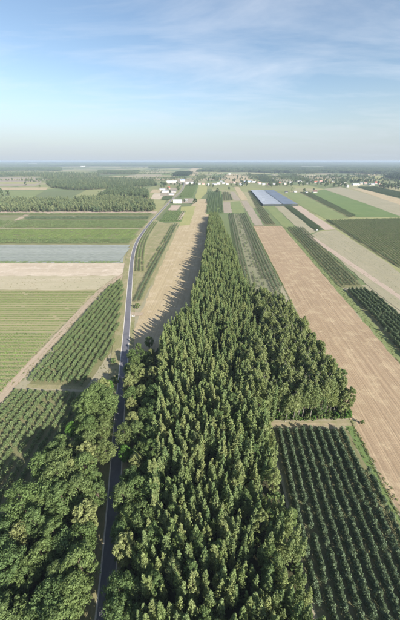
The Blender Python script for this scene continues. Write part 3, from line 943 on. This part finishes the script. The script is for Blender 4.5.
# left fields, rows across the view
chunk_rows('berry_rows', P([(-55, 334), (53, 334), (2, 388), (-55, 450)]), RC_B, 3.4, 'bright green crop rows left of the dirt track', True, 31, jit=.1)
chunk_rows('berry_rows', P([(-85, 291), (96, 291), (55, 332), (-85, 332)]), RC_B, 3.2, 'thin pale green crop rows on tan soil left of the track', True, 32, scale=.62, keep=.98, jit=.05)
for ya, yb, xr, pr, sp, lb, sd_ in ((240.2, 244, 132, RC_A, 3.8, 'darker green lowest rows of the wide left orchard', 33), (229.4, 240, 140, RC_B, 4.4, 'bright green middle rows of the wide left orchard', 34),
                                  (221.4, 228.4, 147, RC_A, 4.6, 'upper green rows of the wide left orchard', 40), (217.3, 219.8, 150, RC_D, 3.8, 'dark band of rows near the top of the wide left orchard', 41), (213.8, 215.4, 153, RC_A, 5, 'topmost rows of the wide left orchard', 42)):
    xl = 26 if ya == 217.3 else -190
    chunk_rows('orchard_rows', P([(xl, ya), (xr + (244 - ya) * 0, ya), (xr - (yb - ya) * .7, yb), (xl, yb)]), pr, sp, lb, True, sd_, scale=1.25, keep=.93)
for yy in (216.4, 220.6, 228.9):
    sheet('grass_path', P([(-190, yy - .35), (150, yy - .35), (149, yy + .35), (-190, yy + .35)]), OLIVE)
# net-covered rows: long sagging strips of grey blue net
ne = empty('netted_rows', (0, 0, 0))
NS, nts, nbs = new_mat('grey blue crop net')
_oi = N(nts, 'ShaderNodeObjectInfo')
_c = mixc(nts, _oi.outputs['Random'], (.165, .185, .18), (.215, .235, .232))
_st = rmp(nts, noise(nts, coords(nts, 0, (1 / 25., 1 / 1.2, 1)), 1.0, 4, .65), .35, .7)
nts.links.new(mixc(nts, mth(nts, 'MULTIPLY', _st, .55), _c, (.13, .155, .125)), nbs.inputs['Base Color'])
y0, y1 = at(0, 262)[1], at(0, 245.4)[1]
nst = 19
for k in range(nst):
    ya = y0 + (y1 - y0) * k / nst
    dy = (y1 - y0) / nst
    xs = np.arange(-330, -88 - (k > 14) * 2.0, 3.0)
    v, f = [], []
    for i, x in enumerate(xs):
        w = r2.uniform(-.12, .12)
        for j, z in enumerate((.12, .95, 1.15, .95, .12)):
            v.append((x, ya + dy * (.05 + .225 * j) + w, z + (r2.uniform(-.16, .12) if 0 < j < 4 else 0)))
        if i:
            for j in range(4):
                a_ = (i - 1) * 5 + j
                f.append((a_, a_ + 5, a_ + 6, a_ + 1))
    mesh_obj('net_strip', v, f, NS, ne)
tag(ne, 'grey blue net covered crop rows across the left fields', 'crop net')
chunk_rows('crop_rows', P([(-140, 261.4), (122.5, 261.4), (122, 263.3), (-140, 263.3)]), RC_B, 2.0, 'weedy green edge below the blue grey field', True, 36, scale=.8, keep=.7)
chunk_rows('crop_rows', P([(161.2, 199.8), (164.2, 196.7), (172.6, 196.7), (170.8, 199.8)]), RC_D, 4, 'dark crop block left of the white shed', True, 37, scale=1.2)
chunk_rows('crop_rows', P([(250.5, 175.2), (263.8, 174.8), (278, 182.6), (263.4, 182.3)]), RC_D, 9, 'dark crop block behind the village', seed=38, scale=2.2)
chunk_rows('crop_rows', P([(277.5, 174.3), (290.5, 174.3), (311, 179.8), (298.4, 181.6)]), RC_A, 12, 'green crop block behind the village houses', seed=39, scale=2.2)

# weeds and tall grass on the verges and field margins
wv = []
for y in np.arange(-5, 420, .55):
    for s, w0, w1 in ((-1, 2.9, 7.5), (1, 2.9, 5.2)):
        if nrg.uniform() < .55:
            wv.append((road_x(y) + s * nrg.uniform(w0, w1), y))
for y in np.arange(-15, 500, .5):
    wv.append((lineL(y) - nrg.uniform(.1, 1.0), y))
    wv.append((lineR(y) + nrg.uniform(.3, 5.5), y))
    if y < 84:
        wv.append((nrg.uniform(61.6, 66), y))
for y in np.arange(-10, 262, .8):
    xt = np.interp(y, [-30, 60, 100, 160, 225, 262], [-95.5, -97.4, -95.5, -91.2, -87.2, -79])
    for w in (-3.1, 3.1, 0):
        if nrg.uniform() < (.25 if w == 0 else .7): wv.append((xt + w + nrg.normal(0, .35), y))
wv = np.array(wv)
scatter('verge_weeds', wv, nrg.uniform(.4, 1.05, len(wv)), nrg.uniform(0, 6.3, len(wv)), TUFT, 'dry weeds and tall grass on verges and field margins', 'weeds')

fw = np.concatenate([poisson([(153, 232), (171, 438), (221, 470), (206, 302), (186, 212), (158, 170)], 3.2, 71, .5), poisson(P([(-20, 277), (117, 277), (98, 289), (-20, 289)]), 3.4, 72, .5),
                     poisson([(-85, 270), (-88, 225), (-92, 160), (-95, 108), (-88, 106), (-84, 200), (-80, 262)], 2.2, 73, .5), poisson([(-46, 108), (-58, 108), (-46, 175), (-56, 215), (-66, 262), (-70, 262), (-55, 190)], 1.9, 74, .5)])
fw = fw[nrg.uniform(0, 1, len(fw)) < .35 + .5 * (np.sin(fw[:, 0] / 6) * np.cos(fw[:, 1] / 15) > 0)]
scatter('fallow_weeds', fw, nrg.uniform(.35, .95, len(fw)), nrg.uniform(0, 6.3, len(fw)), TUFT, 'scattered weeds on the fallow ground', 'weeds')

# ------------------------------------------------------------------ far woods
def wood(name, poly, d, protos, label, seed, smin=.8, smax=1.2):
    q = poisson(poly, d, seed)
    q = q[np.sin(q[:, 0] / 37 + 2 * np.sin(q[:, 1] / 61)) * np.cos(q[:, 1] / 43 + q[:, 0] / 90) < .85]
    scatter(name, q, nrg.uniform(smin, smax, len(q)), nrg.uniform(0, 6.3, len(q)), protos, label, 'wood')


wood('far_wood', [(-560, 652), (-300, 658), (-108, 655), (-100, 668), (-122, 790), (-170, 870), (-250, 905), (-340, 890), (-420, 840), (-520, 850), (-620, 800)], 6.4, FTP + FT[:1] + VTR[:2], 'pale broadleaf wood behind the wide green orchard', 41, .65, 1.05)
wood('far_wood', P([(96, 199), (120, 198), (150, 199.5), (148, 193), (126, 189.5), (112, 191)]), 8, FT, 'dark wood corner beside the farm', 42)
wood('far_wood', P([(52, 188), (76, 190.5), (110, 189), (128, 188), (158, 186), (150, 181.5), (126, 180), (100, 178.5), (60, 179), (46, 184)]), 9, FT + VTR + FTP[:1], 'dark wood in front of the hazy left horizon', 43, .6, 1.15)
wood('far_wood', P([(-80, 176.6), (40, 177), (50, 181), (62, 178.6), (100, 177), (100, 175.4), (56, 174), (-80, 173.5)]), 20, FT + FTP[:1], 'hazy wood belt across the far left', 44, 1.0, 1.5)


def belt(name, poly, protos, label, seed, d=36):
    q = poisson(poly, d, seed)
    scatter(name, q, nrg.uniform(.85, 1.2, len(q)) * max(1, d / 40), nrg.uniform(0, 6.3, len(q)), protos, label, 'forest')


belt('forest', P([(198, 172), (238, 172), (300, 173.5), (345, 173.5), (398, 174.5), (460, 175), (470, 166.5), (330, 166.8), (318, 168.6), (300, 168.4), (260, 166.6), (214, 167)]), FP + FPN, 'dark forest across the far right', 51, 32)
belt('forest', P([(386, 178), (402, 180), (460, 182), (460, 177), (394, 175.6)]), FPN, 'dark wood corner at the right behind the last houses', 52, 30)
belt('forest', P([(-60, 171.5), (30, 170.5), (60, 171), (60, 168), (-60, 167.5)]), FP, 'hazy forest belt at the far left', 53)
belt('forest', P([(98, 173.8), (136, 173.8), (138, 172.4), (100, 172.2)]), FP, 'thin hazy tree belt above the left wood', 54, 30)
belt('forest', P([(176, 176.6), (186, 176.6), (190, 173.8), (180, 173.2)]), FPN, 'dark copse beyond the white barns', 55, 28)
belt('forest', P([(-70, 166.4), (470, 166.2), (470, 164.6), (-70, 164.8)]), FP, 'blue hazy forest along the horizon', 56, 52)
belt('forest', P([(150, 168.3), (215, 168.2), (300, 167.3), (300, 166.5), (150, 166.6)]), FP, 'hazy forest in the middle distance before the horizon', 58, 44)
belt('forest', [(-14000, 11500), (14500, 11500), (17000, 14500), (-17000, 14500)], FP + FPN[:1], 'last forest line on the horizon', 57, 130)

hp = []
for k in range(80):                                    # hedgerows and copses of the far plain
    x, y = (rf.uniform(-40, 165), rf.uniform(166.5, 184)) if k < 36 else (rf.uniform(195, 430), rf.uniform(168.5, 184))
    X, Y = at(x, y)
    L_ = rf.uniform(80, 420) * (1 + Y / 4000)
    horiz = rf.random() < .65
    for t in np.arange(0, L_, 8):
        wd = rf.uniform(-1, 1) * rf.choice([5, 5, 18, 30])
        hp.append((X + t, Y + wd) if horiz else (X + wd + .08 * t, Y + t))
scatter('hedgerows', hp, nrg.uniform(.6, 1.25, len(hp)), nrg.uniform(0, 6.3, len(hp)), VTR + FTP, 'broken hedgerows and copses scattered over the far plain', 'hedgerow')
# trees one can tell apart near the village and the farm
r3 = random.Random(5)
VT = [(r3.uniform(a, c), r3.uniform(d, e), r3.uniform(.7, 1.15), 0) for a, c, d, e, n in ((234, 247, 178.5, 187.5, 14), (269, 293, 185.3, 187, 12), (324, 345, 180.5, 187.6, 20), (376, 402, 181, 190, 20), (205, 234, 179, 182.5, 12), (296, 322, 183.6, 186.3, 12), (352, 376, 181.6, 183.4, 14), (166, 200, 185, 187, 8), (200, 300, 178, 181, 26), (300, 400, 177.5, 181, 30), (160, 180, 186, 194, 10)) for _ in range(n)]
GT = 'leafy garden tree among the village houses'
for x, y, s, lb in (
        (195, 204, .95, 'single dark tree at the far corner of the stubble field'), (217.5, 193.5, 1.0, 'tall dark tree at the top of the nursery rows'), (213, 187.5, .8, GT), (210, 187, .7, GT), (207, 186.5, .7, GT),
        (231, 186.5, .8, GT), (229, 190, .7, GT), (242, 187, .9, GT), (244.5, 185, .8, GT), (241, 183, .9, GT), (237, 180, .8, GT), (225, 178.5, .8, GT), (221, 180, .8, GT), (251, 184, .7, GT), (256, 184, .7, GT),
        (271.5, 187.5, 1.0, 'dark tree at the far corner of the blue netted roof'), (276, 186, .8, GT), (279.5, 186, .8, GT), (283, 186, .8, GT), (287, 186, .7, GT), (291, 186, .7, GT), (299, 186.5, .9, GT), (304, 186, .9, GT),
        (309, 185.5, .8, GT), (313, 184.5, .8, GT), (303.8, 193, .8, 'dark tree beside the white farmhouse above the green meadow'), (291.5, 192.5, .75, 'yellowish tree between the white houses near the netted roof'),
        (313.5, 191, .6, 'dark tree behind the red brown roofed house'), (323, 184.5, .9, GT), (328, 185, 1.0, GT), (330.5, 184.5, .9, GT), (336, 185, 1.0, GT), (338.5, 187, 1.1, GT), (341.5, 187, 1.1, GT), (343, 184, 1.0, GT), (350.5, 184, .9, GT),
        (359, 183, .9, GT), (362, 182.5, 1, GT), (366, 183.5, .9, GT), (368, 182, .9, GT), (378, 184.5, 1.0, GT), (382, 184, 1.0, GT), (383, 187, .8, GT), (388, 189, 1.2, GT), (391, 189, 1.2, GT), (395, 190, 1.1, GT), (398, 190.5, 1.1, GT),
        (26, 186, .9, 'single round tree on the far left field strip'), (9, 195.5, 1.1, 'dark tree at the left edge above the far wood'), (3, 196.5, 1.1, 'dark tree at the very left edge of the view'), (1, 193, 1.0, GT), (40, 187.5, .7, 'tree at the end of the far left tan strip'),
        (178, 188.5, .6, 'tree beside the farm road'), (175, 186, .7, GT), (171, 185.5, .7, GT), (164, 188, .6, GT), (162, 192.5, .5, GT), (184.5, 202.5, .5, 'low tree beside the white shed'), (181, 198, .5, 'low tree behind the white shed'),
        (195, 183.5, .9, GT), (197.5, 184, .9, GT), (147, 196, .7, 'tree at the wood edge beside the bare field'), (370, 185.6, .5, GT), (347, 178, 1.2, GT), (334, 178, 1, GT), (316, 178, 1, GT), *[(a, c, e, GT) for a, c, e, _ in VT]):
    X, Y = at(x, y)
    pr = FTP[0] if 'yellowish' in lb else VTR[int(x * 7) % 3]
    plant('village_tree' if lb == GT else 'field_tree', pr, X, Y, s * 1.55, x, lb, 'tree', 'garden trees among the village houses' if lb == GT else None)

# ------------------------------------------------------------------ buildings
WALLS = {'white': plain_mat('white render', (.66, .65, .62), .12, .4), 'cream': plain_mat('cream render', (.62, .55, .44), .12, .4), 'brick': plain_mat('brick wall', (.36, .2, .15), .2, .8), 'grey': plain_mat('grey render', (.45, .44, .42), .12, .4)}
ROOFS = {'red': plain_mat('red tiles', (.42, .13, .10), .25, .7), 'brown': plain_mat('brown tiles', (.17, .10, .085), .25, .7), 'grey': plain_mat('grey sheet roof', (.34, .35, .37), .2, .5), 'white': plain_mat('white sheet roof', (.62, .63, .64), .15, .3),
         'blue': plain_mat('blue grey sheet roof', (.36, .44, .55), .15, .4), 'dark': plain_mat('dark roof', (.075, .075, .085), .25, .6), 'pink': plain_mat('faded red roof', (.5, .3, .27), .2, .6)}
GLASS = new_mat('window glass')[0]
GLASS.node_tree.nodes['Principled BSDF'].inputs['Base Color'].default_value = (.05, .06, .075, 1)
GLASS.node_tree.nodes['Principled BSDF'].inputs['Roughness'].default_value = .12
DOOR = plain_mat('painted door', (.16, .11, .08), .2, 1.0)


def box(x0, x1, y0, y1, z0, z1):
    v = [(x, y, z) for z in (z0, z1) for x, y in ((x0, y0), (x1, y0), (x1, y1), (x0, y1))]
    return v, [(3, 2, 1, 0), (4, 5, 6, 7), (0, 1, 5, 4), (1, 2, 6, 5), (2, 3, 7, 6), (3, 0, 4, 7)]


UNIT_WIN = None


def house(name, x, y, w, d, he, pitch, wall, roof, label, cat='house', rz=0.0, windows=4, chimney=True, gable_front=False):
    global UNIT_WIN
    X, Y = at(x, y)
    if name != 'shed': w *= .72; he *= .9
    e = empty(name, (X, Y, 0.02), rz + (math.pi / 2 if gable_front else 0))
    if gable_front: w, d = d, w
    rise = d / 2 * pitch
    # wall block with gable ends
    v = [(-w / 2, -d / 2, 0), (w / 2, -d / 2, 0), (w / 2, d / 2, 0), (-w / 2, d / 2, 0), (-w / 2, -d / 2, he), (w / 2, -d / 2, he), (w / 2, d / 2, he), (-w / 2, d / 2, he), (-w / 2, 0, he + rise), (w / 2, 0, he + rise)]
    f = [(0, 1, 5, 4), (2, 3, 7, 6), (1, 2, 6, 9, 5), (3, 0, 4, 8, 7)]
    mesh_obj('wall', v, f, WALLS[wall], e)
    t, ov = .28, .45
    zo = -ov * pitch
    v = []
    for dz in (.03, .03 + t):
        for sx in (-w / 2 - ov, w / 2 + ov):
            v += [(sx, -d / 2 - ov, he + zo + dz), (sx, 0, he + rise + dz), (sx, d / 2 + ov, he + zo + dz)]
    f = [(6, 9, 10, 7), (7, 10, 11, 8), (0, 1, 4, 3), (1, 2, 5, 4), (0, 3, 9, 6), (2, 8, 11, 5), (0, 6, 7, 1), (1, 7, 8, 2), (3, 4, 10, 9), (4, 5, 11, 10)]
    ro = mesh_obj('roof', v, f, ROOFS[roof], e)
    if chimney:
        bv, bf = box(w * .2, w * .2 + .7, .4, 1.1, he + rise * .6, he + rise + 1.1)
        mesh_obj('chimney', bv, bf, WALLS['brick'], ro)
    if UNIT_WIN is None:
        tmp = mesh_obj('window', *box(-.65, .65, -.06, .03, 0, 1.3), GLASS)
        UNIT_WIN = tmp.data
        bpy.data.objects.remove(tmp)
    nst = 2 if he > 4.6 else 1
    for st in range(nst):
        for k in range(windows):
            xx = -w / 2 + w * (k + .5) / windows
            if st == 0 and k == windows // 2:
                mesh_obj('door', *box(xx - .55, xx + .55, -d / 2 - .05, -d / 2 + .03, 0, 2.1), DOOR, e)
                continue
            o = bpy.data.objects.new('window', UNIT_WIN)
            COL.objects.link(o)
            o.parent = e
            o.location = (xx, -d / 2, 1.0 + 2.8 * st)
    return tag(e, label, cat)


house('shed', 177.6, 203.2, 22, 16, 7.6, .16, 'white', 'white', 'large bright white shed at the road bend', 'shed', 0, 3, False)
house('farm_shed', 168.6, 203, 5, 5, 2.8, .3, 'grey', 'dark', 'small dark shed left of the bright white one', 'shed', 0, 1, False)
house('house', 186.3, 201.5, 9, 8, 3.2, .5, 'grey', 'grey', 'small grey house just right of the bright white shed', rz=.1)
house('barn', 162.5, 190.2, 30, 12, 5, .35, 'white', 'grey', 'white barn with grey roof, leftmost in the farm cluster', 'barn', .05, 4, False)
house('house', 168.8, 189, 14, 10, 4.5, .8, 'cream', 'red', 'red roofed farmhouse in the middle of the farm cluster')
house('barn', 165.5, 192.5, 30, 14, 4.5, .3, 'white', 'blue', 'barn with blue grey roof in front of the farm cluster', 'barn', -.03, 3, False)
house('barn', 173.5, 192.4, 26, 12, 4, .3, 'grey', 'grey', 'grey barn at the right end of the farm cluster', 'barn', .1, 3, False)
house('barn', 171.5, 195, 24, 11, 3.8, .3, 'white', 'grey', 'low pale barn nearest the viewer in the farm cluster', 'barn', 0, 3, False)
house('warehouse', 172, 182.6, 75, 24, 7, .2, 'white', 'white', 'long white warehouse left of the farm road', 'warehouse', .04, 6, False)
house('warehouse', 182.5, 181.4, 34, 20, 8, .3, 'white', 'blue', 'blue roofed hall between the two long white warehouses', 'warehouse', 0, 4, False)
house('warehouse', 190.2, 184, 62, 20, 7, .2, 'white', 'white', 'long white warehouse right of the farm road', 'warehouse', 0, 6, False)
house('house', 203.5, 185, 18, 12, 5, .6, 'cream', 'pink', 'faded red roofed house left of the village row behind the nursery')
house('house', 199.5, 184.6, 16, 10, 4.5, .6, 'white', 'grey', 'small house left of the faded red roof')
house('house', 214.6, 185.2, 30, 14, 5.6, .35, 'white', 'grey', 'wide white house above the nursery rows')
house('house', 223.5, 184, 20, 13, 6, .5, 'white', 'grey', 'white two storey house with grey roof, right of the wide white one')
house('house', 227.2, 184.6, 16, 13, 5.6, .5, 'white', 'pink', 'white house with faded red roof in the middle of the village row', gable_front=True)
house('house', 231.5, 183.5, 16, 12, 4.5, .6, 'cream', 'brown', 'cream house with brown roof above the tan field')
house('house', 238.5, 185, 18, 12, 5, .5, 'white', 'grey', 'white house between dark garden trees above the tan field')
house('greenhouse', 248, 182.5, 60, 24, 4.5, .3, 'white', 'blue', 'long pale blue roofed hall behind the netted roof', 'hall', .1, 5, False)
house('house', 229.4, 174.8, 36, 20, 7, .3, 'white', 'white', 'lone white building at the far forest edge', 'building', 0, 3, False)
house('house', 268.5, 185.6, 16, 11, 4.5, .7, 'cream', 'pink', 'house with faded red roof beside the netted roof corner')
house('house', 286.2, 193, 12, 9, 3.6, .7, 'white', 'dark', 'white house with dark roof nearest the netted roof')
house('house', 295.2, 192.6, 12, 8, 3.4, .6, 'white', 'white', 'small white house with pale roof beside the dark orchard strip')
house('house', 306.4, 193.4, 9, 12, 4.2, .8, 'white', 'white', 'white gabled farmhouse right of the dark tree above the meadow', gable_front=True)
house('house', 314.8, 192.6, 18, 11, 3.8, .8, 'white', 'brown', 'white farmhouse with red brown roof above the green meadow')
house('warehouse', 299, 182, 52, 22, 6, .25, 'white', 'grey', 'long white hall behind the garden trees right of centre', 'hall', .05, 5, False)
house('house', 311, 182, 18, 13, 5.5, .5, 'white', 'grey', 'white house right of the long white hall')
house('house', 320.3, 182.5, 22, 13, 5, .7, 'white', 'pink', 'white house with pink red roof among the right hand garden trees')
house('house', 326, 182.6, 16, 11, 4.8, .5, 'grey', 'grey', 'grey house right of the pink red roof')
house('house', 332.8, 182.3, 26, 12, 4.5, .4, 'cream', 'grey', 'low cream house behind dark trees')
house('house', 347, 187.4, 13, 12, 8.5, .5, 'white', 'grey', 'tall narrow white house at the right')
house('warehouse', 355.5, 185.5, 42, 18, 5.5, .25, 'white', 'white', 'long white shed right of the tall narrow house', 'shed', 0, 4, False)
house('house', 371, 185.4, 34, 16, 6, .3, 'white', 'grey', 'white hall just left of the bright red roof', 'hall', 0, 4, False)
house('house', 375.5, 184, 15, 12, 6, .9, 'white', 'red', 'house with bright red roof at the far right')
house('house', 385, 187, 24, 12, 4, .4, 'cream', 'grey', 'low cream house at the right before the dark wood')
for x, y, w, rf, lb in ((5, 168.5, 130, 'white', 'white halls cluster building at the upper left corner'), (8.5, 170, 90, 'blue', 'blue roofed hall below the upper left white hall'), (21, 169.8, 60, 'white', 'small far white building right of the left hall pair'),
                        (50, 167.2, 90, 'white', 'far white building on the left horizon'), (83, 166.7, 110, 'white', 'far white hall alone on the hazy plain'), (112, 163.6, 500, 'white', 'pale hall on the horizon left of centre'), (33, 165.0, 300, 'white', 'pale long building on the left horizon')):
    house('far_hall', x, y, w, w * .3, max(9, w * .1), .15, 'white', rf, lb, 'hall', 0, 4, False)

rh = random.Random(3)
for x, y in ((208, 185.6), (218.5, 184.6), (221, 182.4), (234.8, 183.6), (241.5, 185.6), (245.5, 183.8), (254, 183), (259.5, 184.2), (263.5, 185.4), (273.5, 185.2), (279, 183.6), (284.5, 184.6), (290, 183.4), (307, 184), (315.5, 183.2), (330, 183.4), (339.5, 184.6), (344, 183.2), (361, 184.6), (365, 184.2), (380, 185.4), (392, 186.4), (398, 187)):
    h_ = house('cottage', x, y, rh.uniform(15, 22), rh.uniform(9, 12), rh.uniform(3.6, 5.6), rh.uniform(.5, .9), rh.choice(['white', 'white', 'cream', 'grey']), rh.choice(['grey', 'brown', 'pink', 'red', 'white', 'grey']), 'small distant village house half hidden by garden trees', 'house', rh.uniform(-.3, .3), 3)
    h_['group'] = 'small houses half hidden in the village'

# hail-net roof on posts
nt_e = empty('hail_net_canopy', (0, 0, 0))
NETM = plain_mat('blue grey hail net', (.53, .56, .60), .2, .05, .7)
SHADE_PIPE = plain_mat('painted shade and dark pipe', (.06, .075, .07), .2, .3)  # shade beneath the net roof as a dark colour; the culvert pipe shares it
POSTM = plain_mat('wooden post', (.3, .25, .19), .2, 1)
a, b_, c_, d_ = at(250.8, 190, 5), at(273.8, 190, 5), at(298, 204, 5), at(263, 204.3, 5)
lerp = lambda p, q, t: (p[0] + (q[0] - p[0]) * t, p[1] + (q[1] - p[1]) * t)
for s0, s1 in ((0, .555), (.575, 1)):
    K = 14
    v, f = [], []
    for k in range(2 * K + 1):
        s = s0 + (s1 - s0) * k / (2 * K)
        z = 5.4 if k % 2 else 4.5
        v += [(*lerp(d_, c_, s), z), (*lerp(a, b_, s), z)]
        if k: f.append((2 * k - 2, 2 * k, 2 * k + 1, 2 * k - 1))
    mesh_obj('net_panel', v, f, NETM, nt_e)
for p, q in ((d_, c_), (a, d_)):
    mesh_obj('shade_sheet', [(*p, .3), (*q, .3), (*q, 4.3), (*p, 4.3)], [(0, 1, 2, 3)], SHADE_PIPE, nt_e)  # dark sheet standing in for the shade under the net roof
pv, pf = tube([(0, 0, 0), (0, 0, 4.5)], [.09, .08], 6)
pm = None
for k in range(15):
    for p, q in ((d_, c_), (a, d_)):
        X, Y = lerp(p, q, k / 14)
        if pm is None:
            po = mesh_obj('post', pv, pf, POSTM, nt_e); pm = po.data
        else:
            po = bpy.data.objects.new('post', pm); COL.objects.link(po); po.parent = nt_e
        po.location = (X, Y - .15, 0)
tag(nt_e, 'wide blue grey hail net roof on posts over an orchard', 'net canopy')

# white van on the field corner
def van(x, y, rz):
    X, Y = at(x, y)
    e = empty('parked_van', (X, Y, .08), rz)
    wh = plain_mat('white van paint', (.82, .82, .8), .05, 1, .35, .5)
    blk = plain_mat('black rubber', (.03, .03, .03), .2, 2)
    prof = [(-2.7, .45), (2.7, .45), (2.75, 1.0), (2.2, 1.25), (1.45, 2.3), (1.1, 2.55), (-2.6, 2.6), (-2.75, 2.4)]
    n = len(prof)
    v = [(px, -1.0, pz) for px, pz in prof] + [(px, 1.0, pz) for px, pz in prof]
    f = [tuple(range(n)), tuple(range(2 * n - 1, n - 1, -1))] + [(i, n + i, n + (i + 1) % n, (i + 1) % n) for i in range(n)]
    mesh_obj('body', v, f, wh, e)
    mesh_obj('windscreen', [(2.17, -.85, 1.33), (2.17, .85, 1.33), (1.52, .85, 2.24), (1.52, -.85, 2.24)], [(0, 1, 2, 3)], GLASS, e).location = (.03, 0, .02)
    mesh_obj('rear_window', [(-2.79, -.7, 1.5), (-2.79, .7, 1.5), (-2.79, .7, 2.2), (-2.79, -.7, 2.2)], [(0, 1, 2, 3)], GLASS, e)
    for sy in (-1, 1):
        mesh_obj('side_window', [(.7, sy * 1.012, 1.4), (1.8, sy * 1.012, 1.4), (1.35, sy * 1.012, 2.15), (.7, sy * 1.012, 2.15)], [(0, 1, 2, 3)], GLASS, e)
        for wx in (-1.7, 1.8):
            wv_, wf = tube([(0, -.11, 0), (0, .11, 0)], [.36, .36], 14)
            wf = list(wf) + [tuple(range(14)), tuple(range(14, 28))]
            wo = mesh_obj('wheel', wv_, wf, blk, e)
            wo.location = (wx, sy * .93, .34)
    return tag(e, 'white van parked at the end of the dark green strip', 'van')


van(316.6, 231.2, math.radians(75))

# concrete culvert by the driveway
c = at(133.2, 316.3)
e = empty('culvert', (c[0], c[1], .3), math.radians(12))
v, f = box(-1.0, 1.0, -.15, .15, 0, .7)
mesh_obj('head_wall', v, f, CONC, e)
v, f = tube([(0, -.35, .3), (0, .3, .3)], [.28, .28], 12)
mesh_obj('pipe', v, list(f) + [tuple(range(12))], SHADE_PIPE, e)
v, f = box(-1.1, 1.1, -.25, .9, -.02, .1)
mesh_obj('apron', [(x, y - 1.0, z) for x, y, z in v], f, CONC, e)
tag(e, 'small white concrete culvert head beside the road', 'culvert')

# ------------------------------------------------------------------ haze: closed box of even pale air
hm = bpy.data.materials.new('haze')
hm.use_nodes = True
hn = hm.node_tree
hn.nodes.remove(hn.nodes['Principled BSDF'])
pv_ = hn.nodes.new('ShaderNodeVolumePrincipled')
pv_.inputs['Color'].default_value = (.58, .71, .86, 1)
pv_.inputs['Density'].default_value = 0.00011
pv_.inputs['Anisotropy'].default_value = 0.0
hn.links.new(pv_.outputs[0], hn.nodes['Material Output'].inputs['Volume'])
v, f = box(-27000, 27000, -700, 41000, -1.2, 103)
tag(mesh_obj('haze', v, f, hm), 'pale thin haze over the whole plain', 'haze', kind='stuff')
